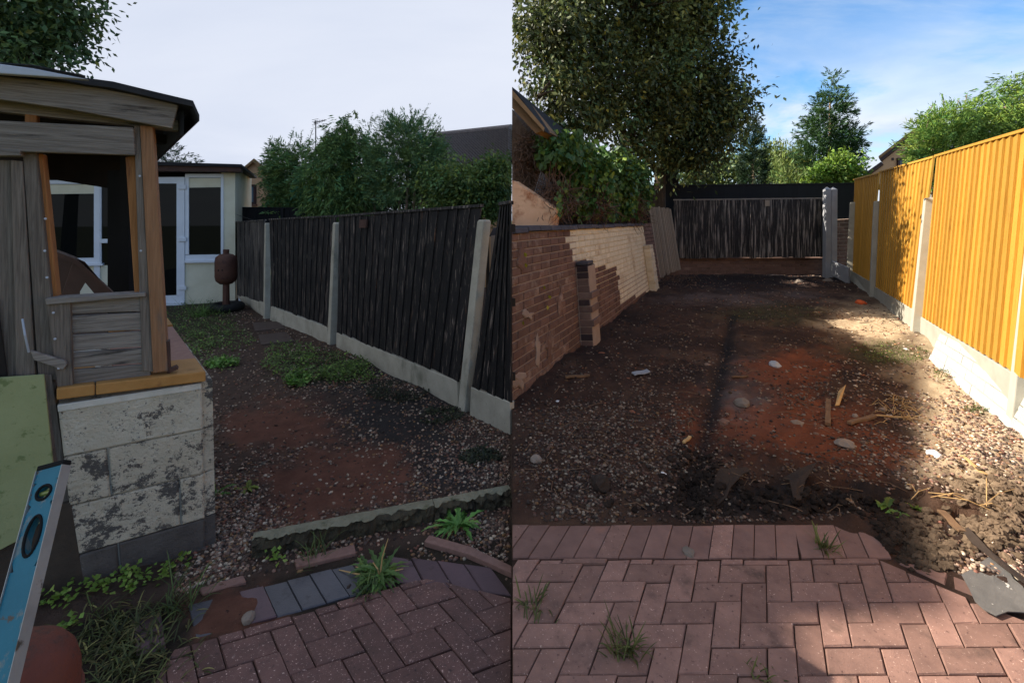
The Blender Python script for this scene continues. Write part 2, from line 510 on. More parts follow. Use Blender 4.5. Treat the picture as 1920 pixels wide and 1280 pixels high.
M['block_bare'] = mat('block_bare', [srgb(84, 78, 74), srgb(106, 100, 95)], 9, rough=0.95, bump=0.9, bscale=70, bdist=0.02,
                 layers=[(srgb(178, 170, 152), 9, 0.60, 0.63, (1, 1, 1), .86), (srgb(56, 50, 42), 3, 0.5, 0.7)])
M['joint'] = mat('joint', [srgb(190, 184, 170), srgb(208, 202, 190)], 20, rough=0.95, bump=0.6, bscale=80, layers=[(srgb(112, 106, 100), 9, 0.55, 0.62)])
M['ochre'] = mat('ochre', [srgb(158, 112, 58), srgb(178, 130, 74)], 8, rough=0.7, bump=0.4, bscale=120, rnd=0.08, layers=[(srgb(116, 80, 44), 9, 0.56, 0.74)])
M['pinkledge'] = mat('pinkledge', [srgb(150, 112, 98), srgb(166, 128, 112)], 30, rough=0.85, bump=0.4, bscale=120)
M['felt'] = mat('felt', [srgb(26, 25, 27), srgb(42, 41, 43)], 7, rough=0.7, bump=0.3, bscale=60)
M['zinc'] = mat('zinc', [srgb(150, 156, 166), srgb(180, 186, 196)], 3, rough=0.45, bump=0.1, spec=0.5)
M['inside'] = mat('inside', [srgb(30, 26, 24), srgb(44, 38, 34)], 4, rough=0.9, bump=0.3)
M['rustbrown'] = mat('rustbrown', [srgb(64, 44, 38), srgb(84, 58, 48)], 6, rough=0.7, bump=0.4, bscale=60, layers=[(srgb(104, 62, 42), 7, 0.56, 0.72)])
M['boxbrown'] = mat('boxbrown', [srgb(66, 48, 42), srgb(82, 60, 52)], 6, rough=0.75, bump=0.3)
M['greenboard'] = mat('greenboard', [srgb(138, 144, 100), srgb(158, 162, 118)], 4, rough=0.85, bump=0.3, bscale=90,
                      layers=[(srgb(112, 122, 78), 22, 0.56, 0.66), (srgb(96, 100, 92), 2.2, 0.58, 0.72)])
M['osb'] = mat('osb', [srgb(58, 50, 42), srgb(76, 66, 56)], 6, rough=0.9, bump=0.5)
M['upvc'] = mat('upvc', [srgb(216, 219, 224), srgb(226, 229, 234)], 3, rough=0.45, bump=0.0, layers=[(srgb(188, 188, 186), 9, 0.62, 0.8)])
M['cream_render'] = mat('cream_render', [srgb(214, 206, 178), srgb(228, 221, 196)], 3, rough=0.9, bump=0.3, bscale=90, layers=[(srgb(176, 168, 136), 3, 0.58, 0.78, (1, 1, .5))])
M['pane'] = glass_mat('pane', srgb(20, 21, 20), 0.015)
M['pane_blue'] = glass_mat('pane_blue', srgb(96, 112, 122), 0.1)
M['darkframe'] = mat('darkframe', [srgb(52, 32, 32), srgb(62, 40, 38)], 4, rough=0.5, bump=0.0)
M['gas_rust'] = mat('gas_rust', [srgb(74, 49, 40), srgb(94, 61, 47)], 7, rough=0.65, bump=0.3, bscale=60, layers=[(srgb(58, 38, 34), 5, 0.55, 0.7)])
M['black'] = mat('black', [srgb(14, 13, 13), srgb(20, 19, 19)], 4, rough=0.9, bump=0.0)
M['rubber'] = mat('rubber', [srgb(26, 25, 25), srgb(38, 37, 36)], 8, rough=0.75, bump=0.3)
M['yellow'] = mat('yellow', [srgb(176, 132, 44), srgb(196, 150, 60)], 4, rough=0.7, bump=0.2, layers=[(srgb(120, 84, 30), 5, 0.55, 0.7)])
M['levelblue'] = mat('levelblue', [srgb(22, 98, 116), srgb(32, 114, 132)], 5, rough=0.5, bump=0.15, spec=0.4,
                     layers=[(srgb(104, 116, 116), 14, 0.56, 0.62, (1, 1, .5)), (srgb(82, 70, 58), 26, 0.60, 0.66)])
M['alu'] = mat('alu', [srgb(150, 150, 148), srgb(176, 176, 172)], 9, rough=0.45, bump=0.2, metal=0.4, layers=[(srgb(90, 84, 76), 16, 0.56, 0.66)])
M['vial'] = mat('vial', [srgb(120, 128, 60), srgb(140, 150, 78)], 5, rough=0.15, bump=0, spec=0.6)
M['drum'] = mat('drum', [srgb(92, 50, 40), srgb(120, 64, 48)], 5, rough=0.6, bump=0.5, bscale=50, layers=[(srgb(74, 54, 46), 6, 0.5, 0.62, (1, 1, 1), .8), (srgb(196, 88, 52), 9, 0.60, 0.66, (1, 1, 1), .8)])
M['house_brick'] = mat('house_brick', [srgb(190, 148, 112), srgb(206, 166, 128)], 30, (1, 1, 3), rough=0.9, bump=0.2, bscale=60, rnd=0.15)
M['rooftile'] = mat('rooftile', [srgb(116, 106, 102), srgb(146, 134, 128)], 12, rough=0.85, bump=0.4, bscale=40, layers=[(srgb(84, 86, 66), 4, 0.62, 0.75)])
M['bargeboard'] = mat('bargeboard', [srgb(128, 98, 66), srgb(150, 118, 82)], 5, rough=0.7, bump=0.2)
M['soffit'] = mat('soffit', [srgb(120, 92, 66), srgb(138, 108, 78)], 5, rough=0.8, bump=0.2)
M['rubble'] = mat('rubble', [srgb(96, 74, 58), srgb(128, 102, 82)], 10, rough=0.95, bump=1.0, bscale=22, bdist=0.04)
M['corrugated'] = mat('corrugated', [srgb(104, 98, 100), srgb(132, 126, 126)], 5, rough=0.6, bump=0.2, layers=[(srgb(96, 70, 56), 6, 0.58, 0.72)])
M['bark'] = mat('bark', [srgb(56, 46, 36), srgb(84, 70, 56)], 8, (2, 2, .5), rough=0.95, bump=1.0, bscale=18, bdist=0.03)
M['bark_pale'] = mat('bark_pale', [srgb(120, 100, 84), srgb(150, 130, 110)], 8, (2, 2, .5), rough=0.95, bump=0.7, bscale=18)
M['kerb_face'] = mat('kerb_face', [srgb(58, 52, 42), srgb(84, 78, 60)], 14, rough=0.98, bump=1.0, bscale=40, bdist=0.02, layers=[(srgb(112, 106, 84), 12, 0.58, 0.68)])
M['joint_dark'] = mat('joint_dark', [srgb(168, 167, 160), srgb(182, 181, 174)], 9, rough=0.95, bump=0.3)
M['leaf'] = mat('leaf', [(0.95, 0.95, 0.95), (1.05, 1.05, 1.05)], 3, rough=0.5, bump=0, attr=True, trans=0.3, spec=0.35)
M['needle'] = mat('needle', [(0.9, 0.9, 0.9), (1.1, 1.1, 1.1)], 2, rough=0.6, bump=0, attr=True, trans=0.2, spec=0.25)
M['twig'] = mat('twig', [srgb(96, 74, 56), srgb(130, 102, 78)], 20, rough=0.9, bump=0.2)
M['deadvine'] = mat('deadvine', [srgb(78, 58, 48), srgb(112, 88, 72)], 20, rough=0.95, bump=0)
M['straw'] = mat('straw', [srgb(166, 130, 84), srgb(196, 160, 108)], 20, rough=0.85, bump=0)
M['scrapwood'] = mat('scrapwood', [srgb(96, 72, 52), srgb(132, 102, 74)], 9, (1, 1, 1), rough=0.9, bump=0.5, rnd=0.2)
M['pebble'] = mat('pebble', [(0.85, 0.85, 0.85), (1.1, 1.1, 1.1)], 40, rough=0.75, bump=0.2, bscale=200, attr=True, spec=0.3)
M['clod'] = mat('clod', [(.8, .8, .8), (1.2, 1.2, 1.2)], 14, attr=True, rough=0.98, bump=1.0, bscale=60, bdist=0.01, spec=0.1)
M['stone'] = mat('stone', [srgb(110, 98, 88), srgb(142, 128, 114)], 12, rough=0.9, bump=0.5, rnd=0.25)
M['red_rubble'] = mat('red_rubble', [srgb(196, 84, 44), srgb(214, 104, 58)], 12, rough=0.9, bump=0.6)
M['white_scrap'] = mat('white_scrap', [srgb(216, 214, 210), srgb(230, 228, 224)], 9, rough=0.7, bump=0.1)
M['membrane'] = mat('membrane', [srgb(46, 37, 32), srgb(64, 52, 43)], 9, rough=0.95, bump=0.8, bscale=60)
M['feltsheet'] = mat('feltsheet', [srgb(84, 81, 78), srgb(104, 100, 96)], 9, rough=0.9, bump=0.4, bscale=120, layers=[(srgb(196, 190, 180), 26, 0.64, 0.68)])
M['concrete_pink'] = mat('concrete_pink', [srgb(122, 92, 82), srgb(142, 110, 98)], 30, rough=0.9, bump=0.6, bscale=120)
M['slab'] = mat('slab', [srgb(70, 58, 52), srgb(86, 72, 64)], 9, rough=0.8, bump=0.3)
M['moss_kerb'] = mat('moss_kerb', [srgb(112, 108, 88), srgb(142, 138, 116)], 12, rough=0.95, bump=0.9, bscale=60, bdist=0.015,
                     layers=[(srgb(78, 80, 54), 9, 0.55, 0.7), (srgb(60, 54, 46), 20, 0.62, 0.72)])
M['wire'] = mat('wire', [srgb(40, 40, 42)], 3, rough=0.6, bump=0)

# ------------------------------------------------------------------ ground
def _hash(ix, iy, s):
    h = (ix * 374761393 + iy * 668265263 + s * 2147483) & 0x7fffffff
    h = ((h ^ (h >> 13)) * 1274126177) & 0x7fffffff
    return ((h ^ (h >> 16)) & 0xffff) / 65535.0
def vnoise(x, y, s=0):
    x = np.asarray(x, float); y = np.asarray(y, float)
    ix = np.floor(x).astype(np.int64); iy = np.floor(y).astype(np.int64)
    fx = x - ix; fy = y - iy
    fx = fx * fx * (3 - 2 * fx); fy = fy * fy * (3 - 2 * fy)
    a = _hash(ix, iy, s); b = _hash(ix + 1, iy, s); c = _hash(ix, iy + 1, s); d = _hash(ix + 1, iy + 1, s)
    return (a * (1 - fx) + b * fx) * (1 - fy) + (c * (1 - fx) + d * fx) * fy
def fbm(x, y, s=0, o=4):
    t, a, n = 0, 0.5, 0
    for i in range(o):
        t = t + a * vnoise(x * 2 ** i, y * 2 ** i, s + i); n += a; a *= 0.5
    return t / n
def sstep(a, b, x):
    t = np.clip((x - a) / (b - a), 0, 1)
    return t * t * (3 - 2 * t)
def ell(px, py, cx, cy, rx, ry, soft=0.5, wob=None):
    d = np.hypot((px - cx) / rx, (py - cy) / ry)
    if wob is not None: d = d + wob
    return 1 - sstep(1 - soft, 1 + soft * 0.6, d)
def pxl(X, Y):
    return CX + F * X / Y, 437 + F * H / Y
def pxr(X, Y):
    return CX + F * X / Y, 390 + F * H / Y
# trench across the right yard, in plan
TR = [tuple(GR(x, y).xy) for x, y in ((1372, 590), (1362, 640), (1345, 720), (1325, 800), (1308, 880), (1300, 960))]
def trench_d(X, Y):
    d = np.full(np.shape(X), 9.0)
    for (x1, y1), (x2, y2) in zip(TR[:-1], TR[1:]):
        vx, vy = x2 - x1, y2 - y1
        t = np.clip(((X - x1) * vx + (Y - y1) * vy) / (vx * vx + vy * vy), 0, 1)
        d = np.minimum(d, np.hypot(X - x1 - t * vx, Y - y1 - t * vy))
    return d
def hl(X, Y):
    """height of the left ground"""
    X = np.asarray(X, float); Y = np.asarray(Y, float)
    px, py = pxl(X, Y)
    paved = (1 - sstep(1020, 1050, py + (px - 600) * 0.24))
    h = zl(X, Y) + (fbm(X * 2.2, Y * 2.2, 3) - 0.5) * 0.05 * paved + (fbm(X * 14, Y * 14, 9) - 0.5) * 0.022 * (0.25 + 0.75 * paved)
    h = h + ell(px, py, 430, 1150, 100, 55, .7, (fbm(X * 7, Y * 7, 66) - .5) * 1.6) * 0.018
    return h - 0.005 * (1 - paved)
def hr(X, Y):
    X = np.asarray(X, float); Y = np.asarray(Y, float)
    px, py = pxr(X, Y)
    soil = sstep(2.20, 2.36, Y + np.clip(X - 1.5, 0, 9) * 0.35 * (X < 3) + np.clip(X - 1.55, 0, 1.2) * 0.5)
    h = zr(X, Y) + ((fbm(X * 1.6, Y * 1.6, 21) - 0.5) * 0.08 + (fbm(X * 8, Y * 8, 27) - 0.5) * 0.055 + (fbm(X * 24, Y * 24, 33) - 0.5) * 0.028) * soil
    h = h - np.exp(-(trench_d(X, Y) / 0.06) ** 2) * 0.05 * soil
    pit = ell(px, py, 1480, 930, 230, 45) * soil
    h = h + pit * (fbm(X * 9, Y * 9, 40) - 0.6) * 0.16
    rough = ell(px, py, 1870, 930, 150, 80, wob=(fbm(X * 3, Y * 3, 5) - .5) * .5) * soil
    h = h + rough * ((fbm(X * 10, Y * 10, 44) - 0.4) * 0.14)
    h = h + 0.05 * ell(px, py, 1440, 512, 230, 14) * (0.3 + fbm(X * 3, Y * 3, 51))
    return h - 0.005 * (1 - soil)
def grid_ground(name, xe, m, hf, colf, x0f, x1f, nx, Y0, Y1, ny, label):
    t = np.linspace(0, 1, ny)
    Ys = Y0 * (Y1 / Y0) ** t
    U = np.linspace(0, 1, nx)
    XX = np.array([x0f(y) + (x1f(y) - x0f(y)) * U for y in Ys])
    YY = np.repeat(Ys[:, None], nx, 1)
    ZZ = hf(XX, YY)
    V = np.stack([XX, YY, ZZ], -1).reshape(-1, 3)
    C = colf(XX, YY).reshape(-1, 3)
    idx = np.arange(nx * ny).reshape(ny, nx)
    Q = np.stack([idx[:-1, :-1], idx[:-1, 1:], idx[1:, 1:], idx[1:, :-1]], -1).reshape(-1, 4)
    # skirt along the seam side so the sheet has a thickness there
    e = idx[:, xe]
    lo = V[e].copy(); lo[:, 2] -= 0.7
    k = len(V)
    V = np.vstack([V, lo]); C = np.vstack([C, C[e]])
    s = np.arange(len(e) - 1)
    Q = np.vstack([Q, np.stack([e[:-1], e[1:], k + s + 1, k + s], -1)])
    o = npmesh(name, V, Q, m, None, (0, 0, 0), C, smooth=True)
    return tag(o, label, None, None, 'structure')
def mixc(base, cols):
    c = np.array(base)[None, None, :] * np.ones(cols[0][0].shape + (1,))
    for w, k in cols:
        c = c * (1 - w[..., None]) + np.array(k)[None, None, :] * w[..., None]
    return c
RED = srgb(118, 66, 50); REDDEEP = srgb(140, 74, 50); SOIL = srgb(62, 50, 44); DARK = srgb(46, 42, 42); GREY = srgb(96, 86, 82)
def col_l(X, Y):
    px, py = pxl(X, Y)
    w = (fbm(X * 2.5, Y * 2.5, 60) - .5) * 1.1 + (fbm(X * 10, Y * 10, 62) - .5) * .8
    red = .9 * np.maximum.reduce([ell(px, py, 610, 900, 150, 75, .4, w), ell(px, py, 510, 800, 110, 55, .5, w), ell(px, py, 430, 1150, 100, 60, .4, w), ell(px, py, 560, 960, 90, 50, .5, w)])
    dark = np.maximum.reduce([ell(px, py, 770, 780, 170, 75, .5, w), ell(px, py, 690, 700, 150, 40, .5, w), ell(px, py, 840, 880, 110, 60, .5, w)])
    paved = sstep(1040, 1075, py + (px - 600) * 0.24)
    green = np.maximum(ell(px, py, 375, 605, 80, 55, .5, w), ell(px, py, 590, 690, 100, 30, .5, w))
    return mixc(srgb(76, 61, 52), [(dark, srgb(50, 46, 44)), (green * .7, srgb(56, 58, 36)), (red, srgb(104, 68, 54)), (paved * (1 - red), srgb(52, 44, 36))])
def col_r(X, Y):
    px, py = pxr(X, Y)
    w = (fbm(X * 2.5, Y * 2.5, 70) - .5) * 1.2
    w2 = w + (fbm(X * 9, Y * 9, 72) - .5) * 1.0
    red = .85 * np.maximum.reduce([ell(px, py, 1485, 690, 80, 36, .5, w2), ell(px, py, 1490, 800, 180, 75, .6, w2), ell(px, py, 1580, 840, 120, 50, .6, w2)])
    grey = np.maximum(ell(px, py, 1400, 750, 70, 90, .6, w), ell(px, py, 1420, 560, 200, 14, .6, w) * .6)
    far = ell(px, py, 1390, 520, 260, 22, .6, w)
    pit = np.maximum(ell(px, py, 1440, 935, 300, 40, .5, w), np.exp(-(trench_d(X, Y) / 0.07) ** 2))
    sunlit_dry = np.maximum(ell(px, py, 1840, 730, 150, 200, .5, w), ell(px, py, 1650, 600, 110, 40, .6, w))  # sunlight and drier soil together, painted as a paler zone
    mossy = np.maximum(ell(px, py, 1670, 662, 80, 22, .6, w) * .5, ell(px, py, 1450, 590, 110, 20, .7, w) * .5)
    return mixc(srgb(70, 51, 41), [(far, srgb(52, 44, 42)), (grey, srgb(104, 90, 84)), (sunlit_dry, srgb(182, 160, 130)), (sstep(.5, .62, fbm(X * 1.7, Y * 1.7, 95)) * .6 * (1 - sunlit_dry), srgb(48, 37, 32)), (sstep(.56, .7, fbm(X * 2.1, Y * 2.1, 97)) * .5 * (1 - sunlit_dry), srgb(96, 72, 56)), (red, srgb(124, 70, 46)), (mossy, srgb(66, 68, 40)), (pit * .85, srgb(40, 35, 33))])
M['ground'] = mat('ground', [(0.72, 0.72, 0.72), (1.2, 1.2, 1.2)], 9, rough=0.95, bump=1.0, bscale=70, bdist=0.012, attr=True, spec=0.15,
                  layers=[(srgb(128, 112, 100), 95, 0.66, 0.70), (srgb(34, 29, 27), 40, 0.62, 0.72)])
base = MB()
base.add([(-700, -200, -0.72), (700, -200, -0.72), (700, 1400, -0.72), (-700, 1400, -0.72)], [(0, 1, 2, 3)])
M['meadow'] = mat('meadow', [srgb(64, 70, 42), srgb(88, 90, 56)], 0.3, rough=0.95, bump=0.3)
tag(base.build('ground', M['meadow'], None, (0, 0, -0.72)), 'rough grassy ground stretching away behind the yards', None, None, 'structure')
grid_ground('left_yard_ground', -1, M['ground'], hl, col_l, lambda y: -1.5 * y - 1.5, lambda y: 0.0, 230, 0.45, 13.0, 330, 'wet soil and gravel ground of the yard with the black fence')
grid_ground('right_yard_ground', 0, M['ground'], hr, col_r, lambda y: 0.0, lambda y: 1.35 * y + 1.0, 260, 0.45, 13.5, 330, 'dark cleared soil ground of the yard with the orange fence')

# pebbles: one scattered mass for each yard
t_ = (1 + 5 ** .5) / 2
ICO = np.array([(-1, t_, 0), (1, t_, 0), (-1, -t_, 0), (1, -t_, 0), (0, -1, t_), (0, 1, t_), (0, -1, -t_), (0, 1, -t_), (t_, 0, -1), (t_, 0, 1), (-t_, 0, -1), (-t_, 0, 1)]) / 1.902
ICF = np.array([(0, 11, 5), (0, 5, 1), (0, 1, 7), (0, 7, 10), (0, 10, 11), (1, 5, 9), (5, 11, 4), (11, 10, 2), (10, 7, 6), (7, 1, 8), (3, 9, 4), (3, 4, 2), (3, 2, 6), (3, 6, 8), (3, 8, 9), (4, 9, 5), (2, 4, 11), (6, 2, 10), (8, 6, 7), (9, 8, 1)])
ICO1, ICF1 = ICO, ICF
def _subdiv(V, Fc):
    V = [tuple(v) for v in V]; cache = {}; out = []
    def mid(a, b):
        k = (min(a, b), max(a, b))
        if k not in cache:
            m_ = (np.array(V[a]) + np.array(V[b])) / 2; V.append(tuple(m_ / np.linalg.norm(m_))); cache[k] = len(V) - 1
        return cache[k]
    for a, b, c in Fc:
        x, y, z = mid(a, b), mid(b, c), mid(c, a)
        out += [(a, x, z), (b, y, x), (c, z, y), (x, y, z)]
    return np.array(V), np.array(out)
ICO2, ICF2 = _subdiv(ICO, ICF)
def lumps(name, pos, size, cols, m, label, flat=0.6, smooth=True, jag=0.0, kind='stuff', parent=None, fine=False):
    n = len(pos)
    ICO, ICF = (ICO2, ICF2) if fine else (ICO1, ICF1)
    nv = len(ICO)
    a = NP.uniform(0, 2 * np.pi, n)
    sc = np.stack([NP.uniform(.75, 1.3, n), NP.uniform(.6, 1.0, n), NP.uniform(flat * .7, flat * 1.2, n)], -1) * np.asarray(size)[:, None]
    V = ICO[None] * sc[:, None, :]
    if jag: V = V * NP.uniform(1 - jag, 1 + jag, (n, nv, 1))
    tl = NP.normal(0, .25, n)
    y2 = V[..., 1] * np.cos(tl)[:, None] - V[..., 2] * np.sin(tl)[:, None]
    z2 = V[..., 1] * np.sin(tl)[:, None] + V[..., 2] * np.cos(tl)[:, None]
    x3 = V[..., 0] * np.cos(a)[:, None] - y2 * np.sin(a)[:, None]
    y3 = V[..., 0] * np.sin(a)[:, None] + y2 * np.cos(a)[:, None]
    V = np.stack([x3, y3, z2], -1) + np.asarray(pos)[:, None, :]
    Fc = (ICF[None] + (np.arange(n) * nv)[:, None, None]).reshape(-1, 3)
    C = np.repeat(np.asarray(cols), nv, 0)
    o = npmesh(name, V.reshape(-1, 3), Fc, m, parent, (0, 0, 0), C, smooth)
    if parent is None: tag(o, label, None, None, kind)
    else: o['kind'] = kind
    return o
PEB = np.array([srgb(168, 142, 126), srgb(132, 104, 94), srgb(116, 96, 88), srgb(98, 82, 76), srgb(146, 116, 100), srgb(182, 164, 148), srgb(84, 72, 68), srgb(128, 88, 76), srgb(198, 184, 168), srgb(150, 116, 84)])
def pebbles(name, n, boxpx, pf, hf, dens, ymin, label, smin, smax):
    x0, x1, y0, y1 = boxpx
    # uniform in image x, weighted so that plan density falls only slowly with distance
    px = NP.uniform(x0, x1, n * 6)
    py = y0 + (y1 - y0) * NP.uniform(0, 1, n * 6) ** 1.0
    w = dens(px, py)
    keep = NP.uniform(0, 1, n * 6) < w
    px, py = px[keep][:n], py[keep][:n]
    hz = 437 if pf is GL else 390
    Y = F * H / (py - hz); X = (px - CX) / F * Y
    ok = (X < -0.015) if pf is GL else (X > 0.015)
    X, Y = X[ok], Y[ok]
    s = NP.uniform(smin, smax, len(X)) * NP.choice([.6, .8, 1, 1, 1.25], len(X)) * np.clip(0.75 + Y * 0.07, 0.8, 1.35)
    Z = hf(X, Y) + s * 0.18
    c = PEB[NP.integers(0, len(PEB), len(X))] * NP.uniform(.25, 1.0, (len(X), 1)) * np.array([[1.06, 1.0, .9]])
    if pf is GL: c = c * 0.95
    else: c = c * (0.55 + 0.85 * sstep(1.6, 2.5, X - (Y - 2.4) * .62))[:, None]  # sun painted in: pebbles paler in the lit strip, darker in shade
    return lumps(name, np.stack([X, Y, Z], -1), s, c, M['pebble'], label, 0.62)
def dens_l(px, py):
    Yy = F * H / (py - 437); Xx = (px - CX) / F * Yy
    w = (fbm(Xx * 2.5, Yy * 2.5, 60) - .5) * 1.1
    fl = np.interp(px, [455, 500, 625, 870, 960], [574, 599, 648, 772, 814])
    d = np.full(px.shape, 0.32) + 0.9 * (fbm(Xx * 3.5, Yy * 3.5, 77) - .5)
    d += 0.75 * np.exp(-np.abs(py - fl - 12) / (10 + (fl - 560) * .2))
    d = np.maximum(d, ell(px, py, 430, 960, 75, 110, .5, w)); d = np.maximum(d, ell(px, py, 470, 590, 60, 26, .5, w))
    d = np.maximum(d, ell(px, py, 930, 870, 130, 55, .5, w) * .9); d = np.maximum(d, ell(px, py, 900, 990, 100, 30, .5) * .9)
    d = np.maximum(d, ell(px, py, 300, 1085, 140, 30, .5, w) * .7)
    d *= 1 - .8 * np.maximum.reduce([ell(px, py, 610, 900, 150, 75, .4, w), ell(px, py, 510, 800, 110, 50, .4, w), ell(px, py, 770, 780, 100, 55, .5, w) * .7])
    d *= 1 - .97 * sstep(1035, 1060, py + (px - 600) * 0.24 * (px < 760) - 0.30 * np.clip(px - 760, 0, 999) * 0 )
    d *= (py > fl + 1)
    return np.clip(d, 0, 1)
def dens_r(px, py):
    Yy = F * H / (py - 390); Xx = (px - CX) / F * Yy
    w = (fbm(Xx * 2.5, Yy * 2.5, 70) - .5) * 1.2
    wl_ = np.interp(px, [960, 1100, 1225, 1300, 1560, 1600, 1640, 1720, 1920], [752, 645, 540, 515, 515, 525, 556, 622, 815])
    d = 0.30 + 1.5 * (fbm(Xx * 3, Yy * 3, 78) - .5)
    d = np.maximum(d, ell(px, py, 1860, 800, 110, 80, .5, w)); d = np.maximum(d, ell(px, py, 1130, 850, 200, 130, .6, w) * .8)
    d *= 1 - .75 * np.maximum.reduce([ell(px, py, 1485, 690, 75, 36, .5, w), ell(px, py, 1470, 810, 150, 60, .5, w), ell(px, py, 1500, 930, 180, 40, .5, w), ell(px, py, 1840, 1010, 80, 60, .5, w)])
    lim = np.interp(px, [960, 1640, 1720, 1790, 1920], [978, 978, 1030, 1075, 1090])
    d *= (py > wl_ + 2) * (py < lim)
    return np.clip(d, 0, 1)
pebbles('gravel', 15000, (330, 960, 566, 1120), GL, hl, dens_l, 0, 'loose wet brown gravel scattered over the yard by the black fence', .0075, .0125)
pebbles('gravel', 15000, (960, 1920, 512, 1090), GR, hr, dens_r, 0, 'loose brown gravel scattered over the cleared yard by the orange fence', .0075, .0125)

# ------------------------------------------------------------------ block paving
def paver_obj(poly, zf, m, parent, h=0.006, name='paver', ch=0.004, jit=0.004):
    poly = inset(poly, 0.0024)
    if area(poly) < 0.0008: return None
    top = inset(poly, ch)
    n = len(poly)
    dz = RND.uniform(-jit, jit)
    V = [(x, y, zf(x, y) - 0.05) for x, y in poly] + [(x, y, zf(x, y) + h - ch + dz) for x, y in poly] + [(x, y, zf(x, y) + h + dz) for x, y in top]
    fs = [tuple(range(2 * n, 3 * n))]
    for i in range(n):
        j = (i + 1) % n
        fs += [(i, j, j + n, i + n), (i + n, j + n, j + 2 * n, i + 2 * n)]
    mb = MB(); mb.add(V, fs)
    return mb.build(name, m, parent)
def herring(org, eu, ev, rng_a, rng_b, conv, zf, parent, pick):
    for b in range(*rng_b):
        for a in range(*rng_a):
            r = (a - b) % 4
            if r == 0: cells = (a, b, a + 2, b + 1)
            elif r == 3: cells = (a, b, a + 1, b + 2)
            else: continue
            a0, b0, a1, b1 = cells
            poly = [(org[0] + eu[0] * p + ev[0] * q, org[1] + eu[1] * p + ev[1] * q) for p, q in ((a0, b0), (a1, b0), (a1, b1), (a0, b1))]
            poly = clip(poly, conv)
            if poly and area(poly) > 0.001:
                paver_obj(poly, zf, pick(), parent)
XY = lambda v: (v.x, v.y)
# left
lp = thing('left_patio', (-0.5, 1.7, -0.05), 'wet red block paving laid in herringbone at the foot of the left yard', None)
lp['kind'] = 'structure'
convL = [XY(GL(262, 1330)), XY(GL(262, 1236)), XY(GL(800, 1084)), XY(GL(961, 1124)), (0.0, 1.35), (-0.4, 1.3)]
convL[3] = (-0.001, convL[3][1]); convL[4] = (-0.001, 1.40); convL[5] = (-1.2, 1.40)
p0 = (-.392, 1.883)
herring((p0[0], p0[1]), (.079, .0325), (-.0835, .0932), (-26, 16), (-14, 10), convL, zl, lp, lambda: M['paver_wet'])
ev = Vector((-.0835, .0932)); 
A_, B_ = GL(255, 1236).xy, GL(742, 1099).xy
dv = (B_ - A_); n_ = int(dv.length / 0.088)
for i in range(n_):
    a = A_ + dv * (i / n_); b = A_ + dv * ((i + 1) / n_)
    q = [a + ev * .1, b + ev * .1, b + ev * 1.85, a + ev * 1.85]
    c = (a + b) / 2 + ev
    px = pxl(c.x, c.y)[0]
    if 330 < px < 470 and RND.random() < .8: continue
    m = M['paver_purple'] if (px < 300 or 470 < px < 500) else M['paver_blue'] if px < 690 else M['paver_purple']
    paver_obj([tuple(p) for p in q], zl, m, lp, h=0.004)
A_, B_ = GL(745, 1090).xy, GL(962, 1117).xy
B_.x = -0.001
dv = B_ - A_; n_ = 4; pv = Vector((dv.y, -dv.x)).normalized() * -0.17
pv = Vector((-0.10, 0.17))
for i in range(n_):
    a = A_ + dv * (i / n_); b = A_ + dv * ((i + 1) / n_)
    q = clip([tuple(p) for p in (a, b, b + pv, a + pv)], [(-5, 0), (-0.001, 0), (-0.001, 9), (-5, 9)])
    if q: paver_obj(q, zl, M['paver_purple'], lp, h=0.002)
# right
rp = thing('right_patio', (1.0, 1.8, 0.05), 'dusty red block paving laid in herringbone in front of the cleared soil', None)
rp['kind'] = 'structure'
convR = [(0.001, 1.30), (0.001, 2.008), (1.62, 2.008), (2.25, 1.42), (2.25, 1.30)]
herring((.733 + .547 * (1.794 - 1.84), 1.794), (.1, 0), (.547 * .094, .094), (-16, 30), (-8, 5), convR, zr, rp, lambda: M['paver'])
x_s = 1.029 - 11 * .1005
for i in range(18):
    xa = x_s + i * .1005
    q = [(xa + .547 * (Y - 2.114) * (1 if i < 14 else .8), Y) for Y in (2.016, 2.228)]
    xb = xa + .1005
    r = [(xb + .547 * (Y - 2.114) * (1 if i < 14 else .8), Y) for Y in (2.016, 2.228)]
    poly = clip([q[0], r[0], r[1], q[1]], [(0.001, 0), (9, 0), (9, 9), (0.001, 9)])
    if poly: paver_obj(poly, zr, M['paver_plum'] if i % 5 else M['paver'], rp, h=0.006)
for k, (x1, y1, x2, y2) in enumerate(((1.700, 1.995, 1.80, 1.88), (1.815, 1.865, 1.93, 1.765))):
    d = Vector((x2 - x1, y2 - y1)); nn = Vector((-d.y, d.x)).normalized() * .09
    paver_obj([(x1, y1), (x2, y2), (x2 - nn.x * -1, y2 + nn.y), (x1 + nn.x, y1 + nn.y)], zr, M['paver_plum'], rp, h=0.0)

